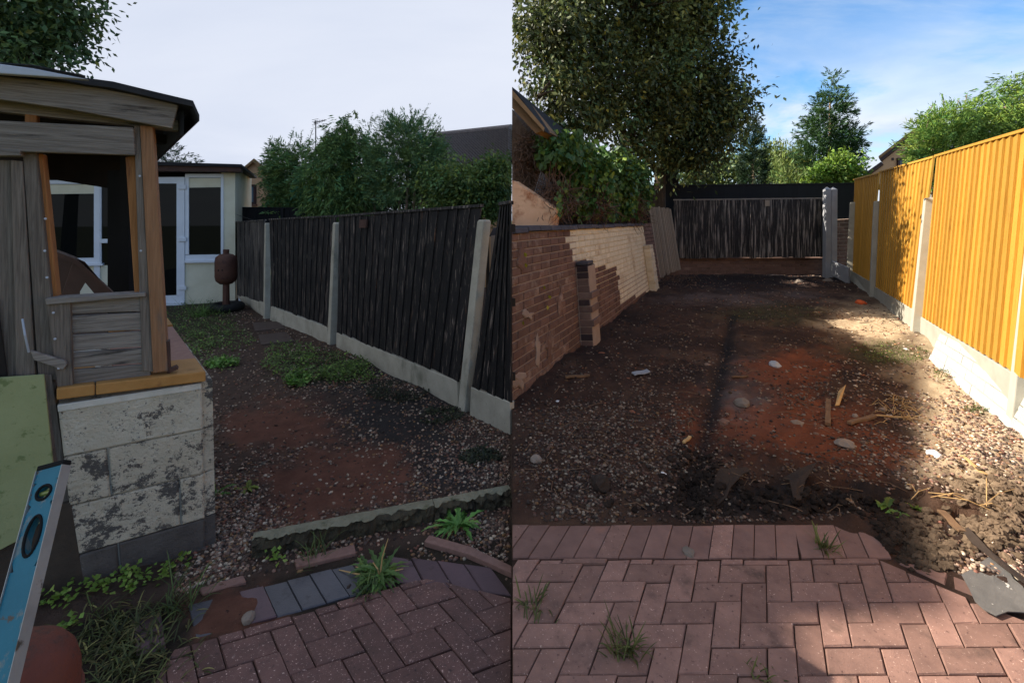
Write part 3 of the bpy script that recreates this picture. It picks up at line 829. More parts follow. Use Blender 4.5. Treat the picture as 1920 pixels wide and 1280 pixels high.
# ------------------------------------------------------------------ fences
def fence_panel(q, nb, m, mcap, root, tilt=0.012, bt=0.014, jag=0.0, capw=0.03, cap=True, clipx=None, lean_j=0.0):
    """vertical lapped boards on three rails between the corners of q"""
    for i in range(nb):
        u0, u1 = i / nb, (i + 1) / nb
        ov = 0.12 / nb
        mb = MB()
        vb = RND.uniform(-jag, jag) * 0.5
        vt = 1 + RND.uniform(-jag, jag) * 0.3
        lj = RND.uniform(-lean_j, lean_j) / nb
        c = [q.pt(u0, vb, 0.0), q.pt(u1 + ov, vb, 0.004), q.pt(u1 + ov, vb, 0.004 + bt + tilt), q.pt(u0, vb, bt * .5),
             q.pt(u0 + lj, vt, 0.0), q.pt(u1 + ov + lj, vt, 0.004), q.pt(u1 + ov + lj, vt, 0.004 + bt + tilt), q.pt(u0 + lj, vt, bt * .5)]
        mb.box8(c)
        mb.build('board', m, root)
    for v in (0.12, 0.5, 0.88):
        mb = MB(); q.box(mb, 0.0, 1.0, v - .02, v + .02, -0.04, -0.002)
        mb.build('rail', m, root)
    if cap:
        mb = MB(); q.box(mb, -0.001, 1.004, 1.0, 1.0 + .028 / q.lv, -capw, capw + .008)
        mb.build('capping', mcap, root, bevel=.003)
def conc_post(base, top, along, wa, wb, label, group, m, name='concrete_post', taper=0.9):
    along = Vector((along[0], along[1], 0)).normalized()
    perp = Vector((along.y, -along.x, 0))
    mb = MB()
    top = Vector(top); base = Vector(base)
    up = (top - base).normalized()
    b0 = base - up * 0.25
    def ring(p, k):
        a = along * wa / 2 * k; b = perp * wb / 2 * k
        return [p - a - b, p + a - b, p + a + b, p - a + b]
    mb.box8(ring(b0, 1.0) + ring(top - up * 0.02, taper))
    n = len(mb.v)
    mb.add(ring(top - up * .02, taper) + ring(top, taper * .8), [(4, 5, 6, 7), (0, 1, 5, 4), (1, 2, 6, 5), (2, 3, 7, 6), (3, 0, 4, 7)])
    o = mb.build(name, m, None, base, bevel=.008)
    return tag(o, label, 'post', group)

# --- black fence of the left yard
LF = [GL(452, 563), GL(500, 597), GL(625, 645), GL(870, 768), GL(960, 812)]
LF[4].x = -0.001
LT = [(445, 418), (502, 414), (632, 411), (908, 408), (960, 384)]
lf_dir = (LF[3] - LF[1]).xy
grp = 'concrete posts of the black fence'
for i, (bp, tp, lab) in enumerate((((500, 597), (502, 418), 'far short concrete post in the black fence, nearest the yellow board'),
                                  ((622, 645), (632, 417), 'middle concrete post of the black fence'),
                                  ((872, 768), (908, 412), 'nearest and tallest concrete post of the black fence'))):
    b = GL(*bp); t = P(tp[0], tp[1], b.y)
    conc_post(b, t, lf_dir, .10, .10, lab, grp, M['concrete'])
# gravel boards and panels: pixel corners of each panel (bottom far, bottom near, top near, top far)
LP_ = [((445, 552), (496, 567), (497, 414), (443, 418), LF[0], LF[1], 6, 'farthest black fence panel, paler and weathered, beside the yellow board'),
       ((510, 573), (616, 612), (630, 407), (506, 413), LF[1], LF[2], 14, 'black fence panel between the far and middle concrete posts'),
       ((633, 622), (860, 712), (902, 389), (637, 407), LF[2], LF[3], 18, 'wide black fence panel between the middle and nearest concrete posts'),
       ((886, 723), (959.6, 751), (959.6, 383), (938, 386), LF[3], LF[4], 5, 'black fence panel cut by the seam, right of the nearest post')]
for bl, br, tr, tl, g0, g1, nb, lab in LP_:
    off = 0.0
    Y0, Y1 = g0.y, g1.y
    ybl = Y0 - (0.12 if bl[0] > 460 else 0); ybr = Y1 + (0.07 if br[0] < 900 else 0)
    q = Quad(P(*bl, ybl), P(*br, ybr), P(*tr, ybr), P(*tl, ybl))
    root = thing('fence_panel', q.pt(.5, 0), lab, 'fence panel', 'black boarded panels of the left fence')
    fence_panel(q, nb, M['creosote_worn'] if nb == 6 else M['creosote'], M['creosote_worn'], root, jag=.02, cap=True, lean_j=.1, bt=.008, tilt=.007, capw=.02)
    if nb == 18:
        mb = MB(); q.box(mb, .235, .30, .90, .965, .03, .05); mb.build('hinge_plate', M['rustbrown'], root)
    # gravel board under it
    if nb == 6: gb, gr_ = (452, 563), (497, 588)
    elif nb == 14: gb, gr_ = (508, 602), (617, 641)
    elif nb == 18: gb, gr_ = (633, 652), (862, 760)
    else: gb, gr_ = (884, 774), (959.6, 808)
    mb = MB()
    q2 = Quad(P(*gb, ybl), P(*gr_, ybr), P(*br, ybr), P(*bl, ybl))
    q2.box(mb, 0, 1, -.25, 0.97, -.03, .02)
    o = mb.build('gravel_board', M['concrete'], None, bevel=.006)
    tag(o, {6: 'short concrete gravel board under the farthest black panel', 14: 'concrete gravel board between the far and middle posts of the black fence',
            18: 'long concrete gravel board under the widest black panel', 5: 'concrete gravel board right of the nearest post of the black fence'}[nb], 'gravel board', 'gravel boards of the black fence')
# --- orange fence of the right yard
RF = [GR(1595, 524), GR(1638, 556), GR(1720, 622), GR(1908, 800)]
rf_dir = (RF[2] - RF[1]).xy
grp = 'concrete posts of the orange fence'
for bp, tp, lab, m in (((1592, 526), (1599, 379), 'farthest concrete post of the orange fence, in shade beside the grey gravel board', M['concrete']),
                       ((1637, 556), (1645, 377), 'concrete post between the far and middle orange panels', M['concrete_new']),
                       ((1718, 622), (1743, 371), 'tall concrete post between the middle and nearest orange panels', M['concrete_new']),
                       ((1909, 800), (1944, 470), 'nearest concrete post of the orange fence, at the right picture edge', M['concrete_new'])):
    b = GR(*bp); t = P(tp[0], tp[1], b.y)
    conc_post(b, t, rf_dir, .095, .11, lab, grp, m)
RP_ = [((1597, 507), (1632.5, 527), (1650, 326), (1603, 338), RF[0].y, RF[1].y, 15, 'farthest orange fence panel, dappled by tree shade'),
       ((1642, 537), (1715.5, 580), (1753, 296.5), (1651.5, 324), RF[1].y, RF[2].y, 17, 'middle orange fence panel between two pale posts'),
       ((1729.5, 593), (1903, 697), (1948, 241.5), (1757, 295), RF[2].y, RF[3].y, 19, 'nearest orange fence panel, above the leaning stone-faced board')]
GB_ = [((1592, 522), (1634, 549)), ((1641, 558), (1717, 614)), ((1728, 626), (1903, 795))]
for (bl, br, tr, tl, Y0, Y1, nb, lab), (g0, g1) in zip(RP_, GB_):
    a, b = Y0 - .03, Y1 + .06
    q = Quad(P(*bl, a), P(*br, b), P(*tr, b), P(*tl, a))
    root = thing('fence_panel', q.pt(.5, 0), lab, 'fence panel', 'new orange boarded panels of the right fence')
    fence_panel(q, nb, M['orange'], M['orange'], root, tilt=.011, bt=.010, capw=.022, jag=.003)
    mb = MB()
    q2 = Quad(P(*g0, a), P(*g1, b), P(*br, b), P(*bl, a))
    q2.box(mb, 0, 1, -.3, 0.98, -.03, .022)
    tag(mb.build('gravel_board', M['concrete_new'], None, bevel=.006),
        {15: 'pale concrete gravel board under the farthest orange panel', 17: 'pale concrete gravel board under the middle orange panel', 19: 'pale concrete gravel board behind the leaning stone-faced board'}[nb],
        'gravel board', 'gravel boards of the orange fence')
_d = (RF[2] - RF[3]); _d.z = 0; _d = _d / _d.y
_q0 = Quad(P(1903, 697, RF[3].y - .06), P(1903, 697, RF[3].y - .06) - _d * 2.2, P(1948, 241.5, RF[3].y - .06) - _d * 2.2, P(1948, 241.5, RF[3].y - .06))
root = thing('fence_panel', _q0.pt(.5, 0), 'orange fence panel carrying on out of the picture past the nearest post', 'fence panel', 'new orange boarded panels of the right fence')
fence_panel(_q0, 18, M['orange'], M['orange'], root, tilt=.011, bt=.010, capw=.022, jag=.003)
# stone-faced gravel board leaning against the near panel
q = Quad(GR(1742, 676) + Vector((0, 0, -.01)), P(1921, 824, 3.12), P(1926, 706, 3.28), P(1765, 623, 5.18))
q = Quad(P(1741, 677, 4.62), P(1985, 886, 2.70), P(1990, 740, 2.90), P(1764, 625, 4.80))
root = thing('stone_faced_gravel_board', q.pt(.5, 0), 'white stone-faced concrete gravel board leaning against the orange fence', 'gravel board')
mb = MB(); q.box(mb, 0, 1, 0, 1, -.04, 0); mb.build('slab', M['joint_dark'], root, bevel=.004)
for r in range(4):
    us = [0]
    while us[-1] < 1: us.append(us[-1] + RND.choice([.07, .10, .14]))
    us = [min(u, 1) for u in us]
    for u0, u1 in zip(us[:-1], us[1:]):
        if u1 - u0 < .02: continue
        mb = MB(); e = .0035
        q.brick(mb, u0 + e * .35, u1 - e * .35, r / 4 + .006, (r + 1) / 4 - .006, -.004, .003 + RND.uniform(0, .007), ch=.004)
        mb.build('stone_face', M['cast_stone'], root)

# ------------------------------------------------------------------ unseen block, added to shade both yards
bt = thing('shade_block', (-20, 4, -.7), 'unseen white block added to cast the shadow lying across both yards', 'shade block')
tb_, te_ = math.tan(SUN_BETA), math.tan(SUN_EL) / math.cos(SUN_BETA)
def sil(X, Y, up=0.0, xc=-16.0):
    return (Y + tb_ * (X - xc), (X - xc) * te_ + .03 * Y + up)
prof = [(4.2, 13.3), sil(1.08, 1.70), sil(1.72, 1.75), sil(2.24, 2.46), sil(3.9, 4.3), sil(4.2, 7), sil(4.5, 7.7), sil(6.3, 7.45, 1.0), (14.1, sil(6.3, 8.0, 1.0)[1])]  # outline projected back from the wanted shadow edge
mb = MB()
mb.prism([(-16, 4.2, -.7)] + [(-16, y, z) for y, z in prof] + [(-16, 14.1, -.7)], (-7, 0, 0))
mb.prism([(-20, 14.1, -.7), (-20, 14.1, 21), (-20, 17.6, 21), (-20, 17.6, -.7)], (-4, 0, 0))
mb.prism([(-26, 17.61, -.7), (-26, 17.61, 26), (-26, 22.9, 26), (-26, 22.9, -.7)], (-4, 0, 0))
mb.build('wall', M['white_scrap'], bt)  # white to bounce light into the shaded yards

# ------------------------------------------------------------------ left: rendered block plinth with ledge
FD = (.846, .534)
FP = Plane((-1.528, 2.255), FD)
pl = thing('block_plinth', GL(270, 1060), 'low wall of white painted concrete blocks, paint flaking to grey', 'wall')
v_l = Vector((-.918, 1, 0)).normalized()
# battered front: pixel corners of the face
pbl, pbr, ptr, ptl = FP.pt(153, 1100), FP.pt(385, 1026), FP.pt(378, 716), FP.pt(109, 757)
pbl.z -= .06; pbr.z -= .06
qp = Quad(pbl, pbr, ptr, ptl)
mb = MB()
c = [qp.pt(0.01, 0, -.004), qp.pt(.99, 0, -.004), qp.pt(.99, 1, -.004), qp.pt(.01, 1, -.004)]
back = v_l * 1.05
mb.box8([c[0], c[1], c[1] + back, c[0] + back, c[3], c[2], c[2] + back, c[3] + back])
mb.build('mortar_core', M['joint'], pl)
rows = [(0, .235, [0, .30, 1], 'block_bare'), (.24, .487, [0, .80, 1], 'block_worn'), (.493, .735, [0, .285, 1], 'block_worn'), (.741, 1.0, [0, 1], 'block')]
for v0, v1, us, bare in rows:
    for u0, u1 in zip(us[:-1], us[1:]):
        mb = MB(); qp.brick(mb, u0 + (.008 if u0 else 0), u1 - (.006 if u1 < 1 else 0), v0, v1, -.09, .010 + RND.uniform(0, .004), ch=.006)
        mb.build('block', M[bare], pl)
# side face (towards the gravel)
qs = Quad(c[1], c[1] + back, c[2] + back, c[2])
for k, (v0, v1) in enumerate(((0, .235), (.24, .487), (.493, .735), (.741, 1.0))):
    for u0, u1 in ((0.0, .42), (.43, .86)) if k % 2 else ((0.0, .2), (.21, .64), (.65, 1.0)):
        mb = MB(); qs.brick(mb, u0, u1, v0, v1, -.05, .012, ch=.006)
        mb.build('block', M['block_bare'] if k == 0 else M['block_worn'], pl)
# paint flakes: raised islands of render loss are in the material; thin smear of mortar below the ledge
mb = MB(); qp.box(mb, .0, 1.0, .965, 1.0, .0, .017); mb.build('mortar_smear', M['joint'], pl, bevel=.004)
# ledge: ochre coping tiles
led = thing('ledge_coping', FP.pt(250, 715), 'ochre tiled ledge on top of the white block wall', 'ledge')
def ledge_piece(px0, px1, y0, y1, name, m, depth, over=.03):
    a, b = FP.pt(px0, y0, over), FP.pt(px1, y1, over)
    d = v_l * depth
    z = Vector((0, 0, .05))
    mb = MB()
    mb.box8([a, b, b + d, a + d, a + z, b + z, b + d + z, a + d + z])
    mb.build(name, m, led, bevel=.006)
ledge_piece(106, 178, 750, 741, 'tile', M['ochre'], .36)
ledge_piece(179.5, 386, 741, 715, 'tile', M['ochre'], .30)
a = FP.pt(386, 715, .03) + v_l * .302
w = Vector((FD[0], FD[1], 0)) * -.34
for k, (l0, l1, m) in enumerate(((0, .5, M['pinkledge']), (.503, 1.0, M['pinkledge']), (1.003, 1.3, M['ochre']))):
    p = a + v_l * l0; q_ = a + v_l * l1
    z = Vector((0, 0, .048 + .012 * (k == 2)))
    mb = MB(); mb.box8([p, q_, q_ + w, p + w, p + z, q_ + z, q_ + w + z, p + w + z])
    mb.build('tile', m, led, bevel=.005)

# ------------------------------------------------------------------ left: timber booth on the ledge
bo = thing('timber_booth', FP.pt(200, 725), 'weathered grey timber lean-to booth with open window and orange-brown posts', 'booth')
def plank(poly, off, th, name, m, parent=bo, bevel=.004):
    mb = MB(); FP.slab(mb, poly, off, th)
    return mb.build(name, m, parent, bevel=bevel)
# corner post (two timbers) and inner studs
plank([(266, 696), (288, 697), (262, 236), (251, 235)], -.005, .08, 'post', M['greywood'])
plank([(287, 700), (315, 695), (287, 237), (262, 235)], .003, .09, 'post', M['timber_front'])
plank([(88, 558), (108, 556), (80, 288), (57, 288)], -.05, .06, 'post', M['timber'])
plank([(252, 551), (271, 550), (254, 292), (235, 294)], -.03, .07, 'post', M['timber'])
plank([(72, 715), (112, 712), (66, 270), (41, 270)], -.02, .05, 'post', M['greywood'])
plank([(46, 232), (68, 232), (68, 190), (46, 190)], -.05, .05, 'post', M['timber'])
# header beam and barge board
plank([(-320, 272), (-40, 282), (253, 291), (250, 239), (-40, 224), (-320, 208)], .025, .035, 'header_beam', M['greywood_h'])
plank([(-330, 150), (-60, 178), (130, 205), (322, 241), (335, 194), (150, 158), (-60, 136), (-330, 104)], .055, .03, 'barge_board', M['greywood_h'])
# panel of horizontal planks under the window
ys0 = [560, 591, 627, 660, 692]; yb = [589, 625, 658, 690, 724]
for k in range(5):
    l0, l1 = 120 + (ys0[k] - 560) * .06, 120 + (yb[k] - 560) * .06
    r0, r1 = 272 + (ys0[k] - 560) * .07, 272 + (yb[k] - 560) * .07
    dr = lambda y: (y - 640) * .10
    plank([(l0, ys0[k] + 2), (l1, yb[k]), (r1, yb[k] - 6 - k * 1.5), (r0, ys0[k] - 4 - k * 1.4)], -.012 + RND.uniform(-.004, .004), .022, 'plank', M['greywood_h'])
plank([(86, 562), (132, 560), (137, 722), (108, 726)], .004, .028, 'plank', M['greywood'])
plank([(84, 560), (86, 572), (273, 556), (272, 549)], .02, .10, 'sill', M['greywood_h'])
# door boards at the left edge
door = plank([(-30, 300), (20, 300), (36, 705), (-30, 705)], -.03, .03, 'door', M['greywood'])
plank([(19, 300), (42, 302), (66, 704), (30, 705)], -.016, .03, 'door_board', M['greywood'], door)
plank([(-30, 292), (38, 292), (38, 281), (-30, 280)], .03, .06, 'door_head', M['greywood_h'], door)
plank([(56, 657), (63, 675), (118, 694), (126, 682), (120, 676)], .03, .02, 'turn_button', M['greywood_h'], door)
plank([(-40, 705), (-40, 560), (-6, 560), (14, 705)], -.012, .01, 'door_opening_panel', M['inside'], door)
mb = MB(); mb.tube([FP.pt(42, 598, .02), FP.pt(47, 628, .05), FP.pt(54, 660, .03)], .004, 6); mb.build('handle', M['zinc'], door)
for x, y in ((100, 586), (103, 635), (85, 410), (84, 470), (88, 520), (262, 330), (264, 470), (110, 690)):
    mb = MB(); mb.tube([FP.pt(x, y, .03), FP.pt(x, y, .012)], .005, 7); mb.build('nail_head', M['zinc'], bo)
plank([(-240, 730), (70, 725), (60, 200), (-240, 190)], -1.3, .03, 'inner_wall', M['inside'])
for k_ in range(7):
    xa = -32 - k_ * 40
    plank([(xa - 39, 712), (xa, 710), (xa, 284), (xa - 39, 282)], -.02 + RND.uniform(-.006, .006), .03, 'wall_board', M['greywood'])
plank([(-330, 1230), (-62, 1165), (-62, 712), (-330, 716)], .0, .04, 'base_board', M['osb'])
plank([(-330, 116), (-60, 134), (60, 142), (166, 149), (60, 128), (-60, 112), (-330, 82)], .16, .03, 'flashing', M['zinc'])
# roof: felt covered sheet with overhanging eave that runs back, soffit rafters
R0 = [FP.pt(-340, 84, .10), FP.pt(-80, 118, .10), FP.pt(60, 126, .10), FP.pt(160, 146, .10), FP.pt(212, 153, .10), FP.pt(290, 172, .10), FP.pt(362, 189, .10), FP.pt(374, 216, .10)]
bk = v_l * 1.75
mb = MB()
n = len(R0)
th_ = Vector((0, 0, -.028))
mb.add(R0 + [p + bk for p in R0] + [p + th_ for p in R0] + [p + bk + th_ for p in R0],
       [(i, i + 1, n + i + 1, n + i) for i in range(n - 1)] + [(2 * n + i + 1, 2 * n + i, 3 * n + i, 3 * n + i + 1) for i in range(n - 1)] +
       [(i, 2 * n + i, 2 * n + i + 1, i + 1) for i in range(n - 1)] + [(n + i + 1, 3 * n + i + 1, 3 * n + i, n + i) for i in range(n - 1)] +
       [(0, n, 3 * n, 2 * n), (n - 1, 3 * n - 1, 4 * n - 1, 2 * n - 1)])
roof = mb.build('roof', M['felt'], bo)
mb = MB()
zp = [p + Vector((0, 0, .006)) for p in R0[1:4]]
zp = [zp[0], zp[1], zp[2] + Vector((0.0, 0, 0))]
mb.add([zp[0] , zp[1], zp[2], zp[2] + bk * .5, zp[1] + bk * .9, zp[0] + bk], [(0, 1, 4, 5), (1, 2, 3, 4)])
mb.add([p + Vector((0, 0, .004)) for p in (zp[0] , zp[1], zp[2], zp[2] + bk * .5, zp[1] + bk * .9, zp[0] + bk)], [(0, 1, 4, 5), (1, 2, 3, 4)])
mb.build('roof_sheet', M['zinc'], roof)
for s in (0.04, .33, .66, .97):
    mb = MB()
    d = v_l * (1.75 * s)
    a_, b_ = FP.pt(-60, 160, .02) + d, FP.pt(338, 222, .02) + d
    mb.box8([a_ + Vector((0, 0, -.08)), b_ + Vector((0, 0, -.05)), b_ + v_l * .05 + Vector((0, 0, -.05)), a_ + v_l * .05 + Vector((0, 0, -.08)), a_, b_, b_ + v_l * .05, a_ + v_l * .05])
    mb.build('rafter', M['greywood_h'] if s < .1 else M['inside'], roof)
mb = MB()
a_, b_ = FP.pt(345, 208, .02), FP.pt(345, 208, .02) + v_l * 1.7
mb.box8([a_ + Vector((-.02, 0, -.12)), a_ + Vector((0, 0, -.12)), b_ + Vector((0, 0, -.12)), b_ + Vector((-.02, 0, -.12)), a_ + Vector((-.02, 0, 0)), a_, b_, b_ + Vector((-.02, 0, 0))])
mb.build('fascia', M['felt'], roof)
# back wall posts of the booth, plus black post seen through the window
bkp = FP.pt(300, 700) + v_l * 1.25
mb = MB(); p = FP.pt(268, 690) + v_l * 1.3
mb.box8([p + Vector(o) for o in ((-.03, -.03, -.05), (.03, -.03, -.05), (.03, .03, -.05), (-.03, .03, -.05), (-.03, -.03, 1.36), (.03, -.03, 1.36), (.03, .03, 1.36), (-.03, .03, 1.36))])
mb.build('back_post', M['black'], bo)
mb = MB(); p = P(222, 560, 3.2)
mb.box8([p + Vector(o) for o in ((-.05, -.03, -.5), (.05, -.03, -.5), (.05, .03, -.5), (-.05, .03, -.5), (-.05, -.03, .9), (.05, -.03, .9), (.05, .03, .9), (-.05, .03, .9))])
mb.build('back_post', M['black'], bo)
mb = MB(); a_ = P(85, 318, 3.1); b_ = P(250, 345, 3.35)
mb.box8([a_ + Vector((0, 0, -.06)), b_ + Vector((0, 0, -.06)), b_ + Vector((0, .04, -.06)), a_ + Vector((0, .04, -.06)), a_ + Vector((0, 0, .16)), b_ + Vector((0, 0, .3)), b_ + Vector((0, .04, .3)), a_ + Vector((0, .04, .16))])
mb.build('back_beam', M['inside'], bo)
# metal angle bracket at the foot of the corner post
mb = MB(); FP.slab(mb, [(314, 700), (319, 699), (317, 640), (313, 640)], .0, .05); FP.slab(mb, [(314, 700), (334, 692), (330, 687), (314, 694)], .0, .04)
mb.build('bracket', M['rustbrown'], bo)
# brown roof-shaped box standing inside
bx_ = thing('brown_kennel_box', P(170, 560, 2.75), 'dark brown wooden box with a sloping lid seen through the booth window', 'box')
mb = MB()
def iq(pts, Y, dpt):
    return [P(x, y, Y) for x, y in pts], Vector((-.35, .35, 0)) * dpt
pts, ex = iq([(98, 600), (98, 470), (140, 485), (112, 560), (112, 600)], 2.62, .5); mb.prism(pts, ex); mb.build('side', M['boxbrown'], bx_)
mb = MB(); pts, ex = iq([(140, 483), (160, 492), (218, 560), (185, 560), (160, 530), (118, 600), (100, 600)], 2.55, .12); mb.prism(pts, ex); mb.build('gable', M['boxbrown'], bx_)
mb = MB(); pts, ex = iq([(100, 470), (145, 487), (220, 556), (214, 562), (140, 494), (100, 478)], 2.5, .6); mb.prism(pts, ex); mb.build('lid', M['rustbrown'], bx_)

# green board and dark lower board in front of the booth's door
mb = MB(); FP.slab(mb, [(-60, 712), (82, 702), (99, 868), (107, 955), (30, 1015), (-60, 1062)], .03, .012)
o = mb.build('green_board', M['greenboard'], None, bevel=.002)
tag(o, 'pale green sheet board propped below the booth door', 'board')
mb = MB(); FP.slab(mb, [(84, 702), (96, 702), (132, 948), (120, 950)], -.015, .05); tag(mb.build('timber_upright', M['greywood'], None), 'grey timber upright between green board and white blocks', 'post')
mb = MB(); FP.slab(mb, [(60, 960), (133, 942), (158, 1098), (50, 1122), (-60, 1150), (-60, 1000)], .012, .04)
tag(mb.build('dark_board', M['osb'], None), 'dark damp board standing at the foot of the white block wall', 'board')

# ------------------------------------------------------------------ spirit level and drum
lv = thing('spirit_level', (-.90, .60, .0), 'worn blue spirit level with hand hole leaning at the bottom left', 'spirit level')
t0, t1 = P(103, 868, 1.18), P(2, 1262, .96)
ax = (t1 - t0).normalized()
full = ax * 1.15
wd = (Vector((1, 0, 0)) - ax * ax.x).normalized()
thk = ax.cross(wd).normalized()
if thk.y < 0: thk = -thk
def lbox(mb, s0, s1, w0, w1, d0, d1):
    mb.box8([t0 + ax * s + wd * w + thk * d for s, w, d in ((s0, w0, d0), (s1, w0, d0), (s1, w1, d0), (s0, w1, d0), (s0, w0, d1), (s1, w0, d1), (s1, w1, d1), (s0, w1, d1))])
    return mb
def ring_hole(mb, s, rs, rw, W, s0, s1, d0, d1, n=20):
    """web of the level with an oval hole between s0 and s1"""
    out, inn = [], []
    for k in range(n):
        a = 2 * math.pi * k / n
        c_, s_ = math.cos(a), math.sin(a)
        inn.append((s + rs * c_, rw * s_))
        m_ = max(abs(c_), abs(s_))
        out.append(((s1 if c_ > 0 else s0) if abs(c_) == m_ else s + (s1 - s0) / 2 * c_ / m_, (W if s_ > 0 else -W) if abs(s_) == m_ else W * s_ / m_))
    P3 = lambda p, d: t0 + ax * p[0] + wd * p[1] + thk * d
    V = [P3(p, d0) for p in out] + [P3(p, d0) for p in inn] + [P3(p, d1) for p in out] + [P3(p, d1) for p in inn]
    fs = []
    for k in range(n):
        j = (k + 1) % n
        fs += [(k, j, n + j, n + k), (2 * n + k, 3 * n + k, 3 * n + j, 2 * n + j), (n + k, n + j, 3 * n + j, 3 * n + k), (k, 2 * n + k, 2 * n + j, j)]
    mb.add(V, fs)
mb = MB()
lbox(mb, .012, .042, -.029, .029, -.011, .011)
ring_hole(mb, .068, .016, .016, .029, .042, .094, -.011, .011)
ring_hole(mb, .160, .042, .016, .029, .094, .226, -.011, .011)
lbox(mb, .226, 1.15, -.029, .029, -.011, .011)
mb.build('body', M['levelblue'], lv)
mb = MB(); lbox(mb, .0, .012, -.031, .031, -.013, .013); mb.build('end_cap', M['black'], lv, bevel=.002)
for s_ in (-1, 1):
    mb = MB(); lbox(mb, .012, 1.15, .0292 * s_, .0305 * s_, -.015, .015); mb.build('edge_face', M['alu'], lv)
for s_, rs, rw in ((.068, .018, .018), (.160, .044, .018)):
    mb = MB(); pts = [t0 + ax * (s_ + (rs - .002) * math.cos(a)) + wd * ((rw - .002) * math.sin(a)) - thk * .011 for a in [2 * math.pi * k / 24 for k in range(25)]]
    mb.tube(pts, .0035, 6, False); mb.build('hole_rim', M['black'], lv)
mb = MB(); mb.tube([t0 + ax * .068 - wd * .014, t0 + ax * .068 + wd * .014], .006, 10); mb.build('vial', M['vial'], lv)

dc = P(12, 1200, 1.06); dc.z = zl(0, 1.1)
hd = .565
mb = MB()
pr = [(.0, hd + .030), (.04, hd + .026), (.075, hd + .012), (.102, hd - .010), (.120, hd - .040), (.128, hd - .08), (.131, .30), (.135, .295), (.135, .275), (.131, .27), (.131, .02), (.0, .0)]
mb.lathe(list(reversed(pr)), dc, 36)
dr = thing('rusty_drum', dc, 'rusty red domed metal drum under the blue spirit level', 'drum')
mb.build('shell', M['drum'], dr, smooth=True)
mb = MB(); mb.lathe([(.129, hd - .150), (.134, hd - .145), (.134, hd - .135), (.129, hd - .13)], dc, 36); mb.build('hoop', M['drum'], dr)

# ------------------------------------------------------------------ left: rendered outhouse with white doors
SD = (2.28, 1.0)
SP = Plane((-7.2, 10.0), SD)
sh = thing('outhouse', SP.pt(380, 570), 'cream rendered outhouse with white glazed doors and flat felt roof', 'outhouse')
def part(poly, off, th, name, m, parent=sh, bevel=0.0):
    mb = MB(); SP.slab(mb, poly, off, th)
    return mb.build(name, m, parent, bevel=bevel)
SN = Vector((SP.n.x, SP.n.y, 0))
# wall pieces around the openings
part([(415, 566), (441, 563), (441, 314), (415, 314)], 0, 3.0, 'wall', M['cream_render'])
part([(345, 572), (415, 566), (415, 488), (345, 490)], 0, .25, 'wall', M['cream_render'])
part([(150, 590), (205, 584), (205, 497), (150, 500)], 0, .25, 'wall', M['cream_render'])
part([(60, 320), (415, 320), (415, 312), (60, 306)], .01, .25, 'lintel', M['upvc'])
part([(-40, 600), (80, 590), (80, 320), (-40, 320)], 0, .25, 'wall', M['cream_render'])
# dark interior
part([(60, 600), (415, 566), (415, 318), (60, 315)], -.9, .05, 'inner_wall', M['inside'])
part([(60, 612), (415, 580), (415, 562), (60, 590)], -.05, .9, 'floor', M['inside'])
# windows
def window(x0, x1, y0, y1, drop):
    f = 6
    fr = part([(x0, y1 + drop), (x1, y1), (x1, y1 - 11), (x0, y1 - 11 + drop)], .02, .08, 'window_frame', M['upvc'])
    part([(x0, y0), (x1, y0), (x1, y0 + 7), (x0, y0 + 7)], .02, .08, 'top_rail', M['upvc'], fr)
    part([(x0, y1 - 11), (x0 + 7, y1 - 11), (x0 + 7, y0 + 7), (x0, y0 + 7)], .02, .08, 'stile', M['upvc'], fr)
    part([(x1 - 5, y1 - 11), (x1, y1 - 11), (x1, y0 + 7), (x1 - 5, y0 + 7)], .02, .08, 'stile', M['upvc'], fr)
    part([(x0 + 7, y1 - 11), (x1 - 5, y1 - 11), (x1 - 5, y0 + 7), (x0 + 7, y0 + 7)], -.02, .012, 'pane', M['pane'], fr)
    part([(x0 - 2, y1 + 4 + drop), (x1 + 2, y1 + 4), (x1 + 2, y1), (x0 - 2, y1 + drop)], .08, .1, 'sill', M['upvc'], fr)
    part([(x0 + 7, y0 + 26), (x1 - 5, y0 + 25), (x1 - 5, y0 + 8), (x0 + 7, y0 + 8)], -.012, .006, 'blind', M['cream_render'], fr)
    return fr
window(347, 419, 326, 488, 1)
window(82, 190, 338, 494, 2)
def door(x0, x1, y0, y1, hs):
    d = part([(x0, y1), (x1, y1 - 3), (x1, y1 - 17), (x0, y1 - 14)], .03, .07, 'door', M['upvc'])
    part([(x0, y0), (x1, y0), (x1, y0 + 12), (x0, y0 + 12)], .03, .07, 'top_rail', M['upvc'], d)
    part([(x0, y1 - 14), (x0 + 11, y1 - 15), (x0 + 11, y0 + 12), (x0, y0 + 12)], .03, .07, 'stile', M['upvc'], d)
    part([(x1 - 15, y1 - 15), (x1, y1 - 17), (x1, y0 + 12), (x1 - 15, y0 + 12)], .03, .07, 'stile', M['upvc'], d)
    part([(x0 + 11, y1 - 15), (x1 - 15, y1 - 15), (x1 - 15, y0 + 12), (x0 + 11, y0 + 12)], -.01, .012, 'pane', M['pane'], d)
    for h in hs:
        part([(x1 - 12, h + 4), (x1 + 3, h + 4), (x1 + 3, h - 4), (x1 - 12, h - 4)], .06, .03, 'hinge', M['upvc'], d, .01)
    return d
door(268, 346, 332, 570, (351, 449, 540))
d2 = door(176, 262, 338, 578, ())
part([(188, 456), (202, 456), (202, 448), (188, 448)], .07, .04, 'handle', M['upvc'], d2, .01)
